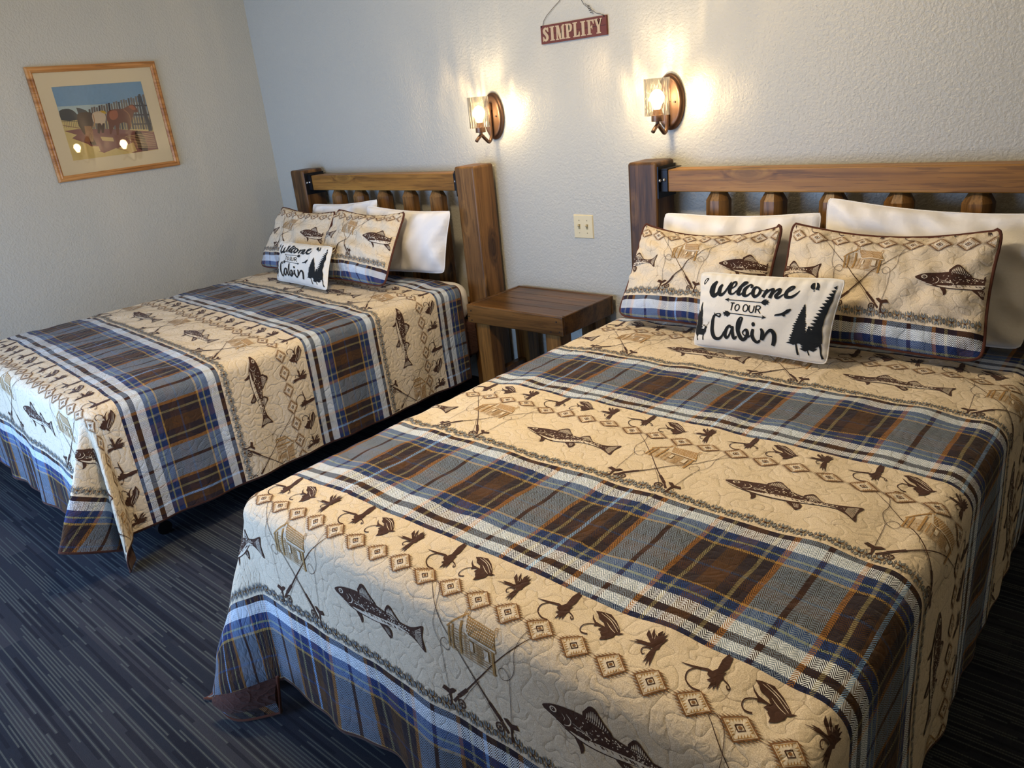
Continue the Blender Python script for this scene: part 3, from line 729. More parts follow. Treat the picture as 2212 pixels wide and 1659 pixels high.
# star and lozenge border, cm, one unit 3.85 wide centred on 0
CRY = Art(3)
def cry():
    a = CRY
    def leaf(p, q, w, fill='slate'):
        p = np.array(p, float); q = np.array(q, float); d = (q-p)/np.linalg.norm(q-p); n = np.array([-d[1], d[0]]); m = p+(q-p)*.45
        pts = [p, m+n*w, q, m-n*w]; a.poly(pts, fill, 1); a.stroke(pts, .07, 'brown', 2, 0, True)
    for sx_ in (-1, 1):
        leaf((0, 0), (sx_*.6, 1.75), .30); leaf((0, 0), (sx_*.6, -1.55), .30)
        leaf((0, .0), (sx_*.95, .35), .18, 'tan')
    a.dot((0, 0), .22, .3, 'brown', 3)
    a.stroke([(1.93, .85), (1.5, .3), (1.5, -.3), (1.93, -.85), (2.35, -.3), (2.35, .3)], .09, 'brown', 2, 0, True)
    a.poly([(1.93, .85), (1.5, .3), (1.5, -.3), (1.93, -.85), (2.35, -.3), (2.35, .3)], 'slate', 1)
    a.stroke([(1.93, .8), (1.93, -.8)], .07, 'brown', 2, 0)
    for x in (1.10, 2.75): leaf((x, 0), (x, 1.5), .2); leaf((x, 0), (x, -1.4), .2)
cry()
# the three tied flies, traced in quilt-plane units and brought to cm
Minv = np.linalg.inv(np.array([[59, -31.4], [28.7, 32.9]]))
def fxf(c): return lambda P: (np.atleast_2d(np.array(P, float))-c) @ Minv.T * np.array([1, -1])
FLY = []
def flies():
    B = 'brown'
    a = Art(1.2); X = fxf((620, 860)); FLY.append(a)
    a.poly([(485, 655), (560, 668), (680, 708), (760, 800), (802, 880), (820, 945), (872, 962), (800, 967), (770, 958), (745, 985), (660, 1002), (580, 996), (602, 962), (578, 915), (590, 905), (545, 872), (580, 858), (590, 850), (530, 832), (488, 832), (495, 800), (460, 742), (455, 688), (478, 740), (512, 782), (560, 812), (622, 850), (604, 800), (532, 742), (520, 700)], B, 1, 0, X)
    a.stroke([(430, 915), (385, 905), (345, 882), (332, 842), (362, 806), (430, 798), (495, 806)], [16, 14, 14, 14, 12, 10, 10], B, 1, 5, False, X)
    for q in ([(560, 690), (690, 790), (790, 935)], [(600, 690), (720, 790), (800, 900)], [(640, 800), (700, 880), (760, 940)]): a.stroke(q, [3, 8, 4], 'cream', 2, 4, False, X)
    a = Art(1.2); X = fxf((1180, 1120)); FLY.append(a)
    a.poly([(1190, 1085), (1130, 985), (1155, 938), (1190, 1000), (1218, 938), (1232, 1000), (1262, 1030), (1268, 1000), (1325, 985), (1300, 1030), (1350, 1000), (1330, 1045), (1388, 1025), (1340, 1070), (1388, 1072), (1300, 1120), (1285, 1150), (1250, 1155), (1215, 1240), (1185, 1312), (1180, 1240), (1138, 1310), (1160, 1230), (1105, 1270), (1150, 1200), (1112, 1228), (1175, 1160), (1215, 1130), (1150, 1105), (1080, 1072), (985, 1042), (1060, 1050), (990, 1008), (1080, 1035)], B, 1, 0, X)
    a.stroke([(930, 1012), (1060, 1050), (1190, 1085)], [3, 10, 16], B, 1, 4, False, X)
    a.stroke([(1195, 1135), (1120, 1108), (1082, 1130), (1095, 1168), (1132, 1170)], [12, 12, 13, 12, 6], B, 1, 5, False, X)
    a.stroke([(1185, 975), (1205, 1040)], 5, 'cream', 2, 0, False, X); a.stroke([(1235, 1010), (1230, 1050)], 4, 'cream', 2, 0, False, X)
    a = Art(1.2); X = fxf((1740, 1410)); FLY.append(a)
    a.poly([(1745, 1385), (1785, 1412), (1840, 1398), (1895, 1312), (1975, 1252), (1985, 1290), (2015, 1300), (1962, 1400), (1890, 1442), (1940, 1440), (1898, 1465), (1900, 1492), (1868, 1505), (1822, 1575), (1818, 1530), (1780, 1570), (1785, 1530), (1720, 1562), (1765, 1505), (1720, 1480), (1762, 1470), (1728, 1436)], B, 1, 0, X)
    a.stroke([(1448, 1288), (1600, 1350), (1745, 1398)], [3, 20, 26], B, 1, 4, False, X)
    a.stroke([(1650, 1568), (1560, 1530), (1500, 1455), (1512, 1390), (1560, 1365), (1620, 1362)], [16, 14, 15, 15, 12, 8], B, 1, 5, False, X)
    a.stroke([(1885, 1488), (1938, 1535), (1960, 1572), (1932, 1575), (1925, 1545)], 12, B, 1, 4, False, X)
flies()

PER, PR = .795, .40
def band_instances(p0, p1, q0, q1):
    """every printed motif whose box can touch the pattern window"""
    out = []
    for b in range(math.floor(q0/PER)-1, math.ceil(q1/PER)+1):
        Q = b*PER
        def row(art, c, per, dq, mx_, my_):
            if Q+dq+my_ < q0 or Q+dq-my_ > q1: return
            k0 = math.floor((p0-mx_-c)/per)
            k = k0
            while c+k*per < p1+mx_:
                out.append((art, c+k*per, Q+dq)); k += 1
        row(FLY[0], .135, .31, .052, .05, .04); row(FLY[1], .232, .31, .055, .05, .04); row(FLY[2], .030, .31, .052, .05, .04)
        row(DIA, .0395, .0775, .118, .04, .03)
        row(FISH, .075, .62, .250, .32, .06); row(CAB, .460, .62, .235, .13, .1)
        row(ROD, .525, .62, .350, .16, .24); row(CRY, .0, .0385, .379, .03, .02)
    return out

MATKEYS = ['quilt', 'brown', 'tan', 'dtan', 'cream', 'slate', 'binding', 'lining', 'white', 'canvas', 'ink']
class Patch:
    """grid surface P[i,j] over uniform parameters a (i) and b (j)"""
    def __init__(s, P, a0, a1, b0, b1, flip=False):
        s.P = P; s.nu, s.nv = P.shape[:2]; s.r = (a0, a1, b0, b1)
        du = np.gradient(P, axis=0); dv = np.gradient(P, axis=1); N = np.cross(du, dv)
        N /= np.maximum(np.linalg.norm(N, axis=2, keepdims=True), 1e-9)
        s.N = -N if flip else N; s.flip = flip
    def sample(s, a, b):
        a0, a1, b0, b1 = s.r
        x = np.clip((a-a0)/(a1-a0)*(s.nu-1), 0, s.nu-1.0001); y = np.clip((b-b0)/(b1-b0)*(s.nv-1), 0, s.nv-1.0001)
        i = x.astype(int); j = y.astype(int); fx = (x-i)[:, None]; fy = (y-j)[:, None]
        def g(A): return (A[i, j]*(1-fx)+A[i+1, j]*fx)*(1-fy)+(A[i, j+1]*(1-fx)+A[i+1, j+1]*fx)*fy
        n = g(s.N); n /= np.maximum(np.linalg.norm(n, axis=1, keepdims=True), 1e-9)
        return g(s.P), n
def grid_faces(nu, nv, flip, base=0):
    i, j = np.meshgrid(np.arange(nu-1), np.arange(nv-1), indexing='ij'); k = (base+i*nv+j).ravel()
    q = np.c_[k, k+nv, k+nv+1, k+1]
    return q[:, ::-1] if flip else q
def make_mesh(name, V, F, uv, mi, parent, smooth=True, origin=None):
    """F: list of (faces array, material index array)"""
    me = bpy.data.meshes.new(name); V = np.asarray(V, np.float32)
    me.vertices.add(len(V)); me.vertices.foreach_set('co', V.ravel())
    ls = []; st = []; tot = []; ms = []; c = 0
    for f, m in zip(F, mi):
        f = np.asarray(f); n, k = f.shape; ls.append(f.ravel()); st.append(c+np.arange(n)*k); tot.append(np.full(n, k)); ms.append(np.broadcast_to(m, (n,))); c += n*k
    ls = np.concatenate(ls).astype(np.int32)
    me.loops.add(len(ls)); me.loops.foreach_set('vertex_index', ls)
    st = np.concatenate(st).astype(np.int32); me.polygons.add(len(st)); me.polygons.foreach_set('loop_start', st)
    me.polygons.foreach_set('loop_total', np.concatenate(tot).astype(np.int32))
    me.polygons.foreach_set('material_index', np.concatenate(ms).astype(np.int32))
    me.update(calc_edges=True)
    l = me.uv_layers.new(name='UVMap'); l.data.foreach_set('uv', np.asarray(uv, np.float32)[ls].ravel())
    me.validate()
    return link(name, me, parent, [M[k] for k in MATKEYS], smooth, origin)
def lay_art(patch, insts, inv, scale=.01, base=.0012, step=.00035, clip=None, flip=False, cellmax=None):
    """insts: (art, p, q); inv maps pattern coords to patch coords. -> V, F, UV, M"""
    VS = []; TS = []; MS = []; LS = []; n = 0
    for art, p, q in insts:
        for v, t, m, L in art.p:
            VS.append(np.c_[p+v[:, 0]*scale, q-v[:, 1]*scale]); TS.append(t+n); n += len(v)
            MS.append(np.full(len(t), MATKEYS.index(m))); LS.append(np.full(len(v), L))
    if not VS: return np.zeros((0, 3)), np.zeros((0, 3), int), np.zeros((0, 2)), np.zeros(0, int)
    V2 = np.vstack(VS); T = np.vstack(TS); Mi = np.concatenate(MS); L = np.concatenate(LS)
    a, b = inv(V2[:, 0], V2[:, 1])
    c = clip or patch.r
    ok = (a > c[0]) & (a < c[1]) & (b > c[2]) & (b < c[3])
    kt = ok[T].all(1); T = T[kt]; Mi = Mi[kt]
    # consistent winding
    A, B, C_ = (np.c_[a, b][T[:, k]] for k in range(3))
    cr = (B[:, 0]-A[:, 0])*(C_[:, 1]-A[:, 1])-(B[:, 1]-A[:, 1])*(C_[:, 0]-A[:, 0])
    bad = (cr < 0) != flip; T[bad] = T[bad][:, ::-1]
    used = np.unique(T); mp = -np.ones(len(V2), int); mp[used] = np.arange(len(used))
    P, N = patch.sample(a[used], b[used])
    P = P+N*(base+step*L[used])[:, None]
    return P, mp[T], V2[used], Mi
def snoise(x, y, n, lo, hi, seed):
    g = np.random.default_rng(seed); out = 0
    for k in range(n):
        th = g.uniform(0, PI); w = 2*PI/np.exp(g.uniform(np.log(lo), np.log(hi))); out = out+np.sin((x*math.cos(th)+y*math.sin(th))*w+g.uniform(0, 6.28))
    return out/math.sqrt(n)

# ------------------------------------------------------------------ quilts
def sstep(x, a, b): t = np.clip((x-a)/(b-a), 0, 1); return t*t*(3-2*t)
def make_quilt(xc, a, zt, pofs, vD, uL, uR, vE, label, skew, lobes, foot_waves, side_waves, seed, v0=.14, zfun=None, fshape=1.0, cut=(.62, .62), lift=.22, r=.06):
    vf = 2.20-r
    nu, nv = int((uL+uR)/.009), int((vE-v0)/.009)
    u = np.linspace(-uL, uR, nu); v = np.linspace(v0, vE, nv); Ug, Vg = np.meshgrid(u, v, indexing='ij')
    # rounded cloth corners at the foot
    du = np.maximum(np.abs(Ug)-a, 0); dv = np.maximum(Vg-vf, 0)*1.09; sgn = np.where(Ug >= 0, 1, -1)
    rho = np.hypot(du, dv); phi = np.arctan2(dv, du)
    lim = np.where(sgn > 0, uR-a, uL-a)
    ang = np.minimum(rho/r, PI/2); hor = r*np.sin(ang); hang = np.maximum(rho-r*PI/2, 0)
    # cloth corner is cut round so the tip does not trail
    both = (du > 0) & (dv > 0)
    sq = np.maximum(np.abs(np.cos(phi)), np.abs(np.sin(phi)))
    kr = cut[0]+(cut[1]-cut[0])*sstep(np.degrees(phi), 38, 55); roundf = np.where(both, 1-(1-sq)*kr, 1); hang2 = hang*roundf
    drop = r*(1-np.cos(ang))+hang2
    out = .02*hang2
    fl = 0
    h = np.clip(hang2/.5, 0, 1.3)
    # hanging waves on the foot and on the sides
    for c, w, amp in foot_waves: out = out+amp*(h**1.1)*np.exp(-((np.where(dv > 0, Ug, 99)-c)/w)**2)*np.sin(phi)**2
    for c, w, amp in side_waves: out = out+amp*(h**1.1)*np.exp(-((Vg-abs(c))/w)**2)*np.where(sgn*c > 0, 1, 0)*np.cos(phi)**2
    out = out+.006*h*snoise(Ug, Vg*.2, 5, .12, .4, seed)*np.sin(phi)+.006*h*snoise(Ug*.2, Vg, 5, .12, .4, seed+1)*np.cos(phi)*(du > 0)
    dth = 0
    for side, th, wd_, amp, turn in lobes:
        m = (sgn == side) & both
        g = np.exp(-((phi-math.radians(th))/math.radians(wd_))**2)*np.where(m, 1, 0)
        out = out+amp*(h**1.05)*g; dth = dth+turn*h*g
    for side in {l[0] for l in lobes}:
        m = (sgn == side) & both
        drop = np.where(m, drop-lift*np.maximum(out-.02, 0), drop)
    hor = hor+out
    ph2 = phi+dth
    X = xc+sgn*(np.minimum(np.abs(Ug), a)+hor*np.cos(ph2)); Y = -(np.minimum(Vg, vf)+hor*np.sin(ph2))
    topm = 1-np.clip(rho/.1, 0, 1)
    zz = zt if zfun is None else zfun(Ug, Vg)
    Z = zz-drop*fshape+.0028*snoise(Ug, Vg, 9, .10, .35, seed+2)*(.3+.7*topm)-.010*sstep(np.abs(Ug), a-.14, a)*topm-.008*sstep(Vg, vf-.14, vf)*topm
    # packing creases running down the bed
    g = np.random.default_rng(seed+5)
    for k in range(9):
        cu = g.uniform(-a, a); sl = g.uniform(-.12, .12); cvv = g.uniform(.5, 2.0); ln_ = g.uniform(.08, .25)
        Z = Z+.0035*np.exp(-((Ug-cu-sl*(Vg-cvv))/.006)**2)*np.exp(-((Vg-cvv)/ln_)**2)
    # hem rests on the carpet rather than passing through it
    low = .012; under = np.maximum(low-Z, 0); Z = np.maximum(Z, low)
    X = X+sgn*under*.7*np.cos(ph2); Y = Y-under*.7*np.sin(ph2)
    P = np.stack([X, Y, Z], 2)
    patch = Patch(P, -uL, uR, v0, vE, flip=True)
    sk = lambda uu: skew*(.5-np.clip(uu, -a, a)/(2*a))
    inv = lambda p, q: (p-pofs, q+vD-sk(p-pofs))
    UV = np.stack([Ug+pofs, Vg-vD+sk(Ug)], 2).reshape(-1, 2)
    fr = grid_faces(nu, nv, True); i, j = np.meshgrid(np.arange(nu-1), np.arange(nv-1), indexing='ij')
    edge = (i < 1) | (i > nu-3) | (j < 1) | (j > nv-3)
    mfr = np.where(edge, MATKEYS.index('binding'), 0).ravel()
    # lining, 7 mm behind
    nb = nu*nv; Pb = P-patch.N*.007
    Pb[..., 2] = np.maximum(Pb[..., 2], .004)
    fb = grid_faces(nu, nv, False, nb)
    ring = np.concatenate([np.arange(nv), np.arange(1, nu)*nv+nv-1, (nu-1)*nv+np.arange(nv-2, -1, -1), np.arange(nu-2, 0, -1)*nv])
    nx_ = np.roll(ring, -1); fe = np.c_[ring, ring+nb, nx_+nb, nx_]
    art = [t for t in band_instances(-uL+pofs, uR+pofs, v0-vD, vE-vD+skew)]
    Pa, Ta, UVa, Ma = lay_art(patch, art, inv, clip=(-uL+.012, uR-.012, v0+.012, vE-.012), flip=True)
    V = np.vstack([P.reshape(-1, 3), Pb.reshape(-1, 3), Pa]); uv = np.vstack([UV, UV, UVa])
    o = make_mesh('quilt', V, [fr, fb, fe, Ta+2*nb], uv, [mfr, MATKEYS.index('lining'), MATKEYS.index('binding'), Ma], None, origin=(xc, -1.2, zt))
    tag(o, label, 'quilt', 'trout and plaid quilts')
    return o
qr = make_quilt(3.75, .692, .634, 3.75-3.967, 2.03, .70+.595, .70+.655, 2.695,
           'plaid and trout print quilt on the near right bed, closest to the camera', 0.0,
           [(-1, 40, 26, .17, .10), (1, 45, 30, .14, 0)], [(-.40, .05, .018), (-.22, .05, -.012), (-.02, .06, .02), (.2, .06, -.012), (.38, .05, .02)], [], 11,
           zfun=lambda U, V: .634+0*U, fshape=1.0, r=.075)
make_quilt(1.21, .71, .672, 1.21-1.27, 2.07, .71+.56, .71+.56, 2.68,
           'plaid and trout print quilt on the far left bed along the left wall', .09,
           [(1, 27, 11, .07, 0), (1, 46, 9, -.045, 0), (1, 69, 12, .20, .10), (-1, 45, 30, .10, 0)], [(.45, .10, .02), (.1, .12, .03), (-.3, .1, .02)], [(1.0, .2, .01), (1.6, .15, .015)], 23,
           zfun=lambda U, V: .672-.010*sstep(U, -.2, .7), cut=(0.0, 1.0), lift=.5, v0=.30)

# the foot corner of the near quilt is turned under and shows its brown lining
ta = smooth_path([(2.968, -2.374, .074), (3.03, -2.364, .105), (3.09, -2.337, .135), (3.155, -2.267, .160)], 4)
tb = smooth_path([(2.985, -2.366, .036), (3.015, -2.356, .010), (3.055, -2.330, .008), (3.118, -2.266, .018)], 4)
gr = np.array([[a_*(1-t_)+b_*t_+np.array([.0, -.012*math.sin(PI*t_), 0]) for t_ in np.linspace(0, 1, 7)] for a_, b_ in zip(ta, tb)])
nb_ = gr.shape[0]*gr.shape[1]; bk_ = gr+np.array([.0, .008, 0]); fl_ = grid_faces(gr.shape[0], gr.shape[1], False)
uvf = np.stack([gr[..., 0]*1.0, gr[..., 2]*1.3+.50], 2).reshape(-1, 2)
jj = np.tile(np.arange(gr.shape[1]-1), gr.shape[0]-1)
fo_ = make_mesh('turned_corner', np.vstack([gr.reshape(-1, 3), bk_.reshape(-1, 3)]), [fl_, fl_[:, ::-1]+nb_], np.vstack([uvf, uvf]), [np.where(jj < 4, MATKEYS.index('lining'), 0), MATKEYS.index('lining')], qr)
fo_['label'] = 'brown lining turned outward at the corner'
bm = bmesh.new(); add_tube(bm, [tuple(p) for p in tb]+[tuple(ta[-1])], .005, 8); bm_obj('corner_binding', bm, M['binding'], fo_, True)

# ------------------------------------------------------------------ pillows
def make_pillow(kind, name, c, T, label, cat, group, seed, k=.05, sag=.03, n=(64, 48), pat=None, art=None, wr=.004, back=.55, ear=0, flange=False, pw=.5):
    BL, BR, TR, TL = [np.array(q, float) for q in c]
    ns, nt = n; S, Tt = np.meshgrid(np.linspace(0, 1, ns), np.linspace(0, 1, nt), indexing='ij')
    ksx = k*4*Tt*(1-Tt); kst = k*4*S*(1-S)
    s2 = .5+(S-.5)*(1-ksx); t2 = .5+(Tt-.5)*(1-kst)
    cr_ = ((2*S-1)**2*(2*Tt-1)**2)**4*(.035 if kind == 'sham' else .02)
    s2 = s2-(2*S-1)*cr_; t2 = t2-(2*Tt-1)*cr_*1.3
    B = BL*((1-s2)*(1-t2))[..., None]+BR*(s2*(1-t2))[..., None]+TR*(s2*t2)[..., None]+TL*((1-s2)*t2)[..., None]
    nrm = np.cross(BR-BL, TL-BL); nrm /= np.linalg.norm(nrm)
    g = (4*S*(1-S))**pw*(4*Tt*(1-Tt))**pw
    B[..., 2] -= sag*(4*S*(1-S))**.6*Tt**3
    W = np.linalg.norm(BR-BL); H = np.linalg.norm(TL-BL)
    w = snoise(S*W, Tt*H, 7, .07, .25, seed)*wr
    edge = np.exp(-np.minimum(np.minimum(S, 1-S)*W, np.minimum(Tt, 1-Tt)*H)/.05)
    gather = (.0035*np.sin(S*W*190+2*np.sin(S*9+seed))*np.exp(-(1-Tt)*H/.05)+.003*np.sin(Tt*H*170+seed)*np.exp(-np.minimum(S, 1-S)*W/.04))*(g > 0)*np.minimum(1, g*4)
    if kind == 'plain': gather = gather*.5
    F = B+nrm*(T*.5*g+w*np.minimum(1, g*3)+gather)[..., None]
    Bk = B-nrm*(T*.5*back*g)[..., None]
    parent = None
    pf = Patch(F, 0, 1, 0, 1, flip=False)
    nb = ns*nt; ff = grid_faces(ns, nt, False); fb = grid_faces(ns, nt, True, nb)
    base = {'sham': 'quilt', 'plain': 'white', 'accent': 'canvas'}[kind]; bi = MATKEYS.index(base)
    if kind == 'sham':
        p0, q1, PW, PH = pat; inv = lambda p, q: ((p-p0)/PW, (q1-q)/PH); UV = np.stack([p0+S*PW, q1-Tt*PH], 2).reshape(-1, 2)
        insts = band_instances(p0, p0+PW, q1-PH, q1)
        Pa, Ta, UVa, Ma = lay_art(pf, insts, inv, base=.0018, clip=(.012, .988, .015, .985), flip=True)
    else:
        UV = np.stack([S*W, Tt*H], 2).reshape(-1, 2); Pa = np.zeros((0, 3)); Ta = np.zeros((0, 3), int); UVa = np.zeros((0, 2)); Ma = np.zeros(0, int)
        if art is not None:
            inv = lambda p, q: (p, 1-q)
            Pa, Ta, UVa, Ma = lay_art(pf, [(art, 0, 0)], lambda p, q: (p, -q), scale=1.0, base=.0018, step=.0004, clip=(.003, .997, .003, .997), flip=False)
            UVa = UVa*np.array([W, -H])
    ctr = tuple((BL+BR)/2)
    root = empty(name, ctr, label, cat, group)
    fo = make_mesh('front_panel', np.vstack([F.reshape(-1, 3), Pa]), [ff, Ta+nb] if len(Ta) else [ff], np.vstack([UV, UVa]), [bi, Ma] if len(Ta) else [bi], root)
    bo = make_mesh('back_panel', Bk.reshape(-1, 3), [fb-nb], UV, [MATKEYS.index('lining') if kind == 'sham' else bi], root)
    ring = [(i, 0) for i in range(ns)]+[(ns-1, j) for j in range(1, nt)]+[(i, nt-1) for i in range(ns-2, -1, -1)]+[(0, j) for j in range(nt-2, 0, -1)]
    bm = bmesh.new(); pr = {'sham': .0055, 'plain': .0022, 'accent': .0022}[kind]
    add_tube(bm, [B[i, j] for i, j in ring[::2]], pr, 8, True)
    po = bm_obj('piping' if kind == 'sham' else 'seam', bm, M['binding'] if kind == 'sham' else M[base], root, True)
    if kind == 'sham': po['label'] = 'dark brown piping'
    return root

# printed cushion: script lettering, arrows, pines, deer, bird, tracks
ACC = Art(.02)
HX = homog([(100, 90), (2115, 215), (1850, 1400), (10, 1170)], [(0, 1), (1, 1), (1, 0), (0, 0)])
def S_(pts, w, sm=6, closed=False): ACC.stroke(pts, w, 'ink', 1, sm, closed, HX)
def P_(pts, L=1, mat='ink', sm=0): ACC.poly(pts, mat, L, sm, HX)
def accent_art():
    # W e l c o m e
    S_([(375, 235), (325, 300), (300, 400), (335, 455), (400, 400), (440, 300), (455, 285)], [26, 66, 82, 60, 34, 28, 14])
    S_([(455, 285), (425, 330), (410, 410), (440, 440), (505, 380), (580, 240)], [24, 44, 56, 44, 26, 12])
    S_([(560, 355), (640, 300), (650, 240), (600, 262), (560, 350), (565, 415), (610, 420), (660, 370)], [14, 22, 26, 30, 48, 40, 22, 16])
    S_([(660, 370), (760, 290), (800, 245), (760, 250), (700, 340), (680, 420), (720, 425), (770, 370)], [14, 20, 22, 30, 54, 48, 24, 16])
    S_([(865, 330), (880, 295), (840, 285), (775, 350), (765, 435), (815, 445), (890, 390)], [28, 36, 26, 46, 56, 34, 16])
    S_([(985, 325), (925, 325), (900, 400), (930, 460), (985, 430), (1010, 370), (985, 325)], [26, 40, 54, 46, 34, 40, 26]); S_([(1000, 345), (1060, 375), (1110, 350)], [18, 12, 14])
    S_([(1110, 345), (1085, 400), (1050, 470)], [22, 44, 48]); S_([(1060, 460), (1130, 370), (1185, 350), (1170, 410), (1145, 480)], [14, 26, 40, 44, 48])
    S_([(1150, 470), (1215, 380), (1275, 350), (1270, 400), (1230, 450), (1260, 480), (1330, 430)], [14, 26, 40, 48, 50, 36, 16])
    S_([(1330, 430), (1430, 370), (1465, 320), (1420, 325), (1375, 390), (1375, 460), (1440, 470), (1500, 430), (1550, 375)], [14, 20, 28, 36, 56, 56, 40, 26, 6])
    # arrows
    S_([(520, 508), (1050, 548)], 12, 0); P_([(500, 505), (560, 482), (542, 510), (556, 540)])
    P_([(1025, 548), (1070, 505), (1110, 500), (1100, 522), (1135, 515), (1125, 538), (1158, 545), (1120, 556), (1138, 580), (1100, 572), (1095, 592), (1060, 580)])
    S_([(570, 706), (1080, 768)], 12, 0); P_([(1115, 770), (1052, 735), (1068, 766), (1040, 794)])
    P_([(588, 710), (545, 675), (500, 672), (512, 692), (470, 690), (492, 708), (465, 720), (500, 726), (490, 748), (522, 742), (535, 762), (570, 740)])
    # TO OUR
    w = 15
    S_([(583, 556), (640, 560)], w, 0); S_([(610, 558), (592, 668)], w, 0)
    S_([(688, 580), (655, 600), (650, 645), (675, 672), (708, 650), (714, 604)], w, 4, True)
    S_([(812, 582), (780, 602), (775, 655), (800, 684), (838, 662), (843, 606)], w, 4, True)
    S_([(868, 590), (862, 660), (885, 695), (915, 690), (930, 650), (938, 598)], w, 5)
    S_([(965, 600), (955, 700)], w, 0); S_([(962, 598), (1010, 600), (1022, 625), (1000, 650), (960, 652)], w, 5); S_([(985, 652), (1025, 712)], w, 0)
    # C a b i n
    S_([(345, 700), (362, 725), (400, 712), (435, 722), (420, 758), (385, 745), (345, 740), (315, 830), (310, 960), (340, 1050), (400, 1075), (450, 1040), (490, 970)], [8, 16, 14, 20, 22, 18, 30, 46, 52, 50, 44, 30, 20])
    S_([(600, 920), (575, 890), (530, 930), (500, 1010), (520, 1062), (560, 1030), (600, 950), (620, 900), (615, 990), (635, 1070), (680, 1040)], [30, 36, 44, 50, 38, 26, 24, 34, 50, 44, 20])
    S_([(700, 1010), (745, 850), (770, 780), (735, 775), (705, 850), (700, 960), (735, 1060), (780, 1085), (835, 1020), (830, 950), (790, 960), (770, 1000), (840, 1050), (890, 1020)], [16, 30, 22, 24, 50, 56, 58, 46, 48, 42, 22, 14, 20, 18])
    S_([(925, 935), (905, 1010), (920, 1080), (965, 1120), (1010, 1090)], [36, 48, 50, 40, 22]); ACC.dot((930, 866), 25, 32, 'ink', 1, 0, 12, HX)
    S_([(1035, 925), (1055, 980), (1030, 1090)], [26, 50, 50]); S_([(1045, 1090), (1110, 990), (1170, 950), (1205, 1000), (1195, 1090), (1165, 1165)], [16, 30, 50, 56, 56, 44])
    # bird, hoof print
    P_([(1225, 745), (1235, 722), (1300, 708), (1345, 690), (1395, 650), (1440, 638), (1452, 655), (1410, 700), (1362, 728), (1378, 745), (1345, 752), (1330, 735), (1285, 742)])
    P_([(1715, 262), (1685, 272), (1670, 310), (1680, 345), (1715, 368), (1735, 355), (1722, 310)], 1, 'ink', 2); P_([(1738, 262), (1770, 270), (1790, 310), (1785, 350), (1758, 372), (1742, 355), (1752, 310)], 1, 'ink', 2)
    ACC.dot((1728, 385), 14, 9, 'ink', 1, 0, 8, HX); ACC.dot((1782, 368), 12, 8, 'ink', 1, -.5, 8, HX)
    P_([(240, 190), (200, 200), (165, 245), (165, 290), (180, 285), (215, 240), (245, 210)], 1, 'ink', 2); P_([(228, 203), (203, 215), (180, 255), (178, 275), (208, 240)], 2, 'canvas', 0)
    # pines
    def pine(tip, base, wl, wr, nb_, seed, trunk):
        g = random.Random(seed); tx, ty = tip; bx, by = base; L = []; Rr = []
        for k in range(nb_):
            t = (k+1)/nb_; cx = tx+(bx-tx)*t; cy = ty+(by-ty)*t; q = t**.85; j1 = g.uniform(.82, 1.1); j2 = g.uniform(.82, 1.1)
            L += [(cx-wl*q*j1, cy-12*g.random()), (cx-wl*q*.72, cy+(by-ty)/nb_*.35)]; Rr += [(cx+wr*q*j2, cy-12*g.random()), (cx+wr*q*.70, cy+(by-ty)/nb_*.35)]
        P_([tip]+L+[(bx-wl*.45, by+28), (bx, by+5), (bx+wr*.45, by+28)]+Rr[::-1])
        P_(trunk)
    pine((1630, 570), (1530, 1115), 165, 150, 17, 4, [(1486, 1110), (1506, 1110), (1504, 1276), (1476, 1276)])
    pine((1700, 880), (1660, 1200), 130, 110, 11, 6, [(1628, 1215), (1640, 1215), (1648, 1276), (1630, 1276)])
    g = random.Random(9); Lf = []   # tall pine cut off by the right seam
    for k in range(15):
        t = (k+1)/15; cx = 2012-330*t; cy = 312+690*t; Lf += [(cx-18-30*t*g.uniform(.7, 1.2), cy-16), (cx+18, cy+24)]
    P_([(2015, 312)]+Lf+[(1690, 1080), (1740, 1130), (1845, 1120), (1862, 900), (1905, 760), (1975, 560), (2004, 400)])
    P_([(1796, 1110), (1830, 1110), (1815, 1250), (1832, 1320), (1800, 1325), (1796, 1240)])
    P_([(1600, 1195), (1700, 1150), (1790, 1120), (1800, 1150), (1700, 1200)])
    # pines and deer at the left edge
    g = random.Random(12); Rr = []
    for k in range(15):
        t = (k+1)/15; cx = 146-45*t; cy = 545+330*t; Rr += [(cx+8+50*t*g.uniform(.8, 1.15), cy-6), (cx+6+30*t, cy+8)]
    P_([(146, 545)]+Rr+[(160, 900), (100, 960), (70, 880), (110, 700)])
    P_([(95, 640), (112, 720), (120, 900), (60, 960), (32, 900), (60, 780)])
    P_([(35, 870), (70, 905), (130, 925), (180, 935), (195, 905), (180, 890), (160, 888), (165, 876), (200, 895), (222, 895), (230, 910), (215, 930), (212, 970), (185, 1010), (180, 1040), (186, 1088), (170, 1088), (165, 1020), (100, 1010), (84, 1040), (100, 1090), (86, 1092), (72, 1030), (40, 985)])
    S_([(215, 892), (235, 870), (250, 850), (262, 828)], [6, 6, 5, 3]); S_([(250, 850), (240, 832)], 4, 0); S_([(205, 892), (190, 878), (165, 872)], 5, 0)
accent_art()

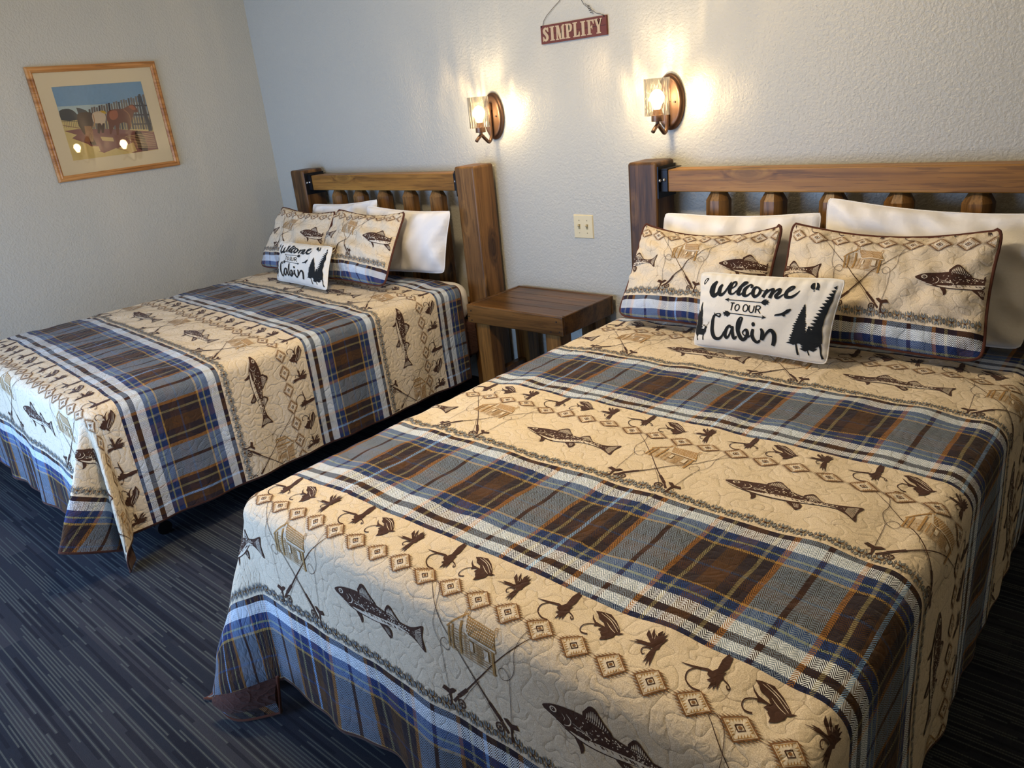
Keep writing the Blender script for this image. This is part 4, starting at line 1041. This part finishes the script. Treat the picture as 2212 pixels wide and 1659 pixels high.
WHT = dict(k=.04, sag=.015, wr=.010, n=(60, 44))
make_pillow('plain', 'pillow', [(3.14, -.315, .645), (3.77, -.27, .645), (3.785, -.20, 1.055), (3.15, -.225, 1.045)], .15, 'white pillow behind the left patterned sham on the near right bed', 'pillow', 'white pillows', 1, **WHT)
make_pillow('plain', 'pillow', [(3.80, -.30, .645), (4.45, -.29, .645), (4.50, -.215, 1.07), (3.80, -.225, 1.115)], .13, 'large white pillow behind the right patterned sham on the near right bed', 'pillow', 'white pillows', 2, k=.05, sag=.02, wr=.011, n=(60, 44))
make_pillow('plain', 'pillow', [(.66, -.30, .69), (1.28, -.30, .69), (1.315, -.215, 1.078), (.69, -.225, 1.045)], .13, 'white pillow behind the left patterned sham on the far left bed, its top edge showing', 'pillow', 'white pillows', 3, **WHT)
make_pillow('plain', 'pillow', [(1.27, -.36, .69), (1.865, -.29, .70), (1.93, -.25, 1.03), (1.30, -.29, 1.055)], .17, 'white pillow sticking out behind the right patterned sham on the far left bed', 'pillow', 'white pillows', 4, **WHT)
SH = dict(k=.055, wr=.008, n=(80, 60))
make_pillow('sham', 'pillow_sham', [(3.10, -.535, .672), (3.708, -.515, .668), (3.700, -.33, 1.040), (3.112, -.315, 1.025)], .15, 'trout and plaid patterned sham on the left side of the near right bed', 'pillow', 'patterned pillow shams', 5, sag=.055, pat=(.235, .485, .66, .42), **SH)
make_pillow('sham', 'pillow_sham', [(3.722, -.52, .668), (4.392, -.53, .668), (4.370, -.335, 1.050), (3.725, -.335, 1.050)], .16, 'trout and plaid patterned sham on the right side of the near right bed', 'pillow', 'patterned pillow shams', 6, sag=.045, pat=(.235, .485, .66, .42), **SH)
make_pillow('sham', 'pillow_sham', [(.47, -.545, .70), (1.13, -.575, .70), (1.08, -.335, 1.030), (.50, -.315, 1.045)], .15, 'trout and plaid patterned sham nearest the left wall on the far left bed', 'pillow', 'patterned pillow shams', 7, sag=.03, pat=(.235, .485, .66, .42), **SH)
make_pillow('sham', 'pillow_sham', [(1.14, -.62, .705), (1.785, -.635, .700), (1.71, -.355, 1.045), (1.13, -.355, 1.050)], .16, 'trout and plaid patterned sham on the right side of the far left bed', 'pillow', 'patterned pillow shams', 8, sag=.035, pat=(.235, .485, .66, .42), **SH)
AC = dict(k=.06, sag=.0, wr=.003, n=(70, 50), art=ACC, back=.45)
make_pillow('accent', 'throw_pillow', [(3.515, -.672, .650), (3.992, -.680, .652), (4.012, -.605, .918), (3.512, -.603, .905)], .10, 'small white Welcome to our Cabin lumbar cushion on the near right bed', 'cushion', 'printed cabin cushions', 9, **AC)
make_pillow('accent', 'throw_pillow', [(.925, -.715, .690), (1.475, -.765, .690), (1.425, -.645, .895), (.895, -.625, .898)], .10, 'small white Welcome to our Cabin lumbar cushion on the far left bed', 'cushion', 'printed cabin cushions', 10, **AC)

# ------------------------------------------------------------------ framed picture
fr_c = (0, -1.0287, 1.6292); fr_a = .0135
fr_root = empty('framed_picture', fr_c, 'oak framed horse print in a cream mat hanging on the left wall', 'picture')
def fpt(e, g, x): return (x, fr_c[1]+e*math.cos(fr_a)-g*math.sin(fr_a), fr_c[2]+e*math.sin(fr_a)+g*math.cos(fr_a))
M['oak'] = wood_mat('oak_frame_wood', 'y', (132, 82, 38), (172, 116, 62), (198, 146, 88), 0, 8, .35, 1.5)
bm = bmesh.new()
ow, oh, iw, ih = .354, .298, .322, .267
prof = [(0, .0005), (0, .016), (.25, .021), (.55, .019), (.72, .023), (1, .014), (1, .0005)]
loops = []
for f_, x in prof:
    e = ow+(iw-ow)*f_; g = oh+(ih-oh)*f_
    loops.append([bm.verts.new(fpt(sx_*e, sy_*g, x)) for sx_, sy_ in ((-1, -1), (1, -1), (1, 1), (-1, 1))])
for A, B in zip(loops, loops[1:]+loops[:1]):
    for k in range(4): bm.faces.new((A[k], A[(k+1) % 4], B[(k+1) % 4], B[k]))
bm_obj('frame', bm, M['oak'], fr_root)
def frect(name, e, g, x0, x1, mats, hole=None):
    bm = bmesh.new()
    if hole is None:
        pts = [(-e, -g), (e, -g), (e, g), (-e, g)]
        A = [bm.verts.new(fpt(a, b, x0)) for a, b in pts]; B = [bm.verts.new(fpt(a, b, x1)) for a, b in pts]
        bm.faces.new(A); bm.faces.new(B)
        for k in range(4): bm.faces.new((A[k], A[(k+1) % 4], B[(k+1) % 4], B[k]))
    else:
        he, hg = hole; R4 = []
        for (a_, b_, x) in ((e, g, x0), (e, g, x1), (he, hg, x1), (he, hg, x0)):
            R4.append([bm.verts.new(fpt(s1*a_, s2*b_, x)) for s1, s2 in ((-1, -1), (1, -1), (1, 1), (-1, 1))])
        for A, B in zip(R4, R4[1:]+R4[:1]):
            for k in range(4): bm.faces.new((A[k], A[(k+1) % 4], B[(k+1) % 4], B[k]))
    return bm_obj(name, bm, mats, fr_root)
frect('mat_board', iw+.004, ih+.004, .006, .009, M['mat'], (.247, .193))
# the print: horses by a plank fence
PIC = Art(2); PK = {}
def pcol(key, rgb): PK[key] = plain('print_'+key, rgb, .7, 0, .3, 90, .16); return key
PH_ = homog([(62, 132), (975, 72), (1160, 778), (278, 888)], [(0, 0), (1, 0), (1, 1), (0, 1)])
unit = lambda P: PH_(P)*np.array([2*.247, -2*.193])+np.array([-.247, .193])
cols = dict(sky=(120, 168, 224), haze=(176, 206, 230), sand=(214, 202, 150), plum=(134, 92, 98), hill=(58, 66, 82), fence=(112, 112, 122), fenced=(64, 70, 88), bay=(112, 62, 46), bayl=(162, 96, 68), grey=(206, 196, 186), black=(62, 40, 36), tail=(168, 122, 84), cloth=(196, 172, 72), straw=(214, 196, 152))
for k_, c_ in cols.items(): pcol(k_, c_)
def pp(pts, key, L=1, sm=0): PIC.poly(pts, key, L, sm, unit)
def ps(pts, w, key, L=1, sm=3): PIC.stroke(pts, w, key, L, sm, False, unit)
PIC.res = .05
pp([(62, 132), (975, 72), (1070, 440), (165, 470)], 'sky', 1); pp([(120, 330), (1010, 280), (1070, 440), (165, 470)], 'haze', 2)
pp([(160, 470), (1075, 430), (1160, 778), (278, 888)], 'sand', 2)
pp([(140, 375), (210, 352), (270, 362), (325, 410), (330, 465), (165, 470)], 'hill', 3, 2); pp([(315, 340), (350, 345), (410, 365), (450, 400), (340, 420)], 'hill', 3)
for k in range(24):
    x = 440+k*25; t = k/24; y = 345-t*150+(12 if k % 3 == 0 else 0); pp([(x, y), (x+19, y-3), (x+19+50*t+20, 560+8*t), (x+50*t+18, 562+8*t)], 'fence' if k % 4 else 'fenced', 4)
for k in range(3): ps([(900, 322+k*95), (1085, 318+k*95)], 14, 'fenced', 5, 0)
pp([(948, 205), (970, 200), (1100, 580), (1060, 585)], 'fenced', 5)
for k in range(9): ps([(190+k*18, 465), (196+k*18, 545)], 3, 'fenced', 4, 0)
ps([(165, 485), (330, 480)], 5, 'fenced', 4, 0); ps([(170, 520), (350, 552)], 6, 'plum', 4, 0)
pp([(190, 580), (330, 560), (700, 560), (1110, 590), (1160, 770), (900, 810), (720, 760), (600, 808), (540, 790), (430, 715), (270, 655), (320, 620)], 'plum', 3)
pp([(560, 640), (690, 650), (700, 690), (580, 680)], 'straw', 4); pp([(740, 760), (900, 700), (940, 790), (880, 805)], 'straw', 4); pp([(420, 740), (540, 740), (560, 790), (330, 780)], 'sand', 4)
# horses
pp([(325, 410), (380, 388), (470, 392), (485, 450), (480, 545), (470, 600), (430, 575), (400, 620), (360, 560), (330, 500)], 'black', 5, 2)
for k in range(9): ps([(400+k*8, 530), (412+k*9, 620), (405+k*10, 690)], 6, 'tail', 6)
pp([(480, 400), (530, 378), (590, 385), (618, 440), (605, 500), (585, 500), (575, 525), (560, 500), (500, 500), (478, 450)], 'grey', 6, 2); ps([(485, 410), (500, 480), (490, 540)], 8, 'tail', 7)
pp([(530, 500), (600, 500), (598, 600), (575, 602), (568, 550), (552, 610), (532, 600)], 'black', 5)
pp([(555, 372), (600, 372), (628, 395), (610, 408), (570, 388)], 'cloth', 7)
pp([(625, 410), (660, 365), (740, 355), (800, 350), (850, 320), (895, 310), (935, 350), (945, 388), (905, 392), (895, 440), (880, 480), (868, 560), (845, 572), (838, 500), (760, 505), (752, 610), (728, 615), (715, 520), (690, 560), (672, 615), (655, 600), (650, 520), (630, 470)], 'bay', 6, 2)
pp([(660, 380), (730, 372), (740, 440), (690, 470), (655, 440)], 'bayl', 7, 2); pp([(850, 325), (893, 318), (925, 355), (900, 365), (870, 350)], 'bayl', 7, 2); ps([(800, 360), (860, 420), (880, 540)], 7, 'tail', 7)
pp([(440, 615), (465, 605), (500, 680), (520, 725), (460, 715)], 'black', 5, 2); pp([(915, 600), (950, 582), (985, 600), (1030, 690), (1050, 790), (950, 760)], 'black', 5, 2)
for k in range(9): ps([(820+k*14, 640+k*14), (1100+k*5, 600+k*19)], 4, 'straw', 6, 0)
V = []; Fc = []; Mi = []; n = 0; keys = list(PK)
for v, t, m, L in PIC.p:
    v = np.clip(v, (-.247, -.193), (.247, .193))
    for q in v: V.append(fpt(q[0], q[1], .0058+.00012*L))
    for tt in t: Fc.append([int(i_)+n for i_ in tt]); Mi.append(keys.index(m))
    n += len(v)
me = bpy.data.meshes.new('horse_print'); me.from_pydata(V, [], Fc); me.polygons.foreach_set('material_index', Mi)
link('horse_print', me, fr_root, [PK[k_] for k_ in keys])
s = NT('picture_glazing'); tr = s.add('ShaderNodeBsdfTransparent'); gl = s.add('ShaderNodeBsdfGlossy'); gl.inputs['Roughness'].default_value = .015
fr = s.add('ShaderNodeFresnel'); fr.inputs[0].default_value = 1.5; mx = s.add('ShaderNodeMixShader'); s.l.new(fr.outputs[0], mx.inputs[0]); s.l.new(tr.outputs[0], mx.inputs[1]); s.l.new(gl.outputs[0], mx.inputs[2]); s.l.new(mx.outputs[0], s.out.inputs[0])
frect('glazing', iw+.002, ih+.002, .0105, .0120, s.m)

# ------------------------------------------------------------------ light
LX, LY = 3.0, -1.75
cl = empty('ceiling_lamp', (LX, LY, RZ), 'round frosted ceiling lamp over the foot of the beds', 'ceiling lamp')
bm = bmesh.new(); add_lathe(bm, (LX, LY, RZ-.03), [(.16, .03), (.17, .02), (.17, 0)], 32); bm_obj('rim', bm, M['bronze'], cl, False)
bm = bmesh.new(); add_lathe(bm, (LX, LY, RZ-.10), [(.001, 0), (.08, .010), (.135, .035), (.16, .07)], 32); d_ = bm_obj('dome', bm, M['dome'], cl, True)
L = bpy.data.lights.new('lamp_light', 'POINT'); L.energy = 84; L.color = (1, .77, .47); L.shadow_soft_size = .11
o = bpy.data.objects.new('lamp_light', L); COL.objects.link(o); o.parent = cl; o.location = (0, 0, -.24)
L = bpy.data.lights.new('window_daylight', 'AREA'); L.shape = 'RECTANGLE'; L.size = 2.7; L.size_y = 1.4; L.energy = 108; L.color = (.35, .58, 1)
o = bpy.data.objects.new('window_daylight', L); COL.objects.link(o); o.location = ((WX0+WX1)/2, RY-.135, .85); o.rotation_euler = (math.radians(80), 0, 0)
w = bpy.data.worlds.new('sky'); scn.world = w; w.use_nodes = True
w.node_tree.nodes['Background'].inputs[0].default_value = (.55, .72, 1, 1); w.node_tree.nodes['Background'].inputs[1].default_value = .8
scn.view_settings.view_transform = 'Standard'; scn.view_settings.look = 'None'; scn.view_settings.gamma = 1; scn.view_settings.exposure = 0.0
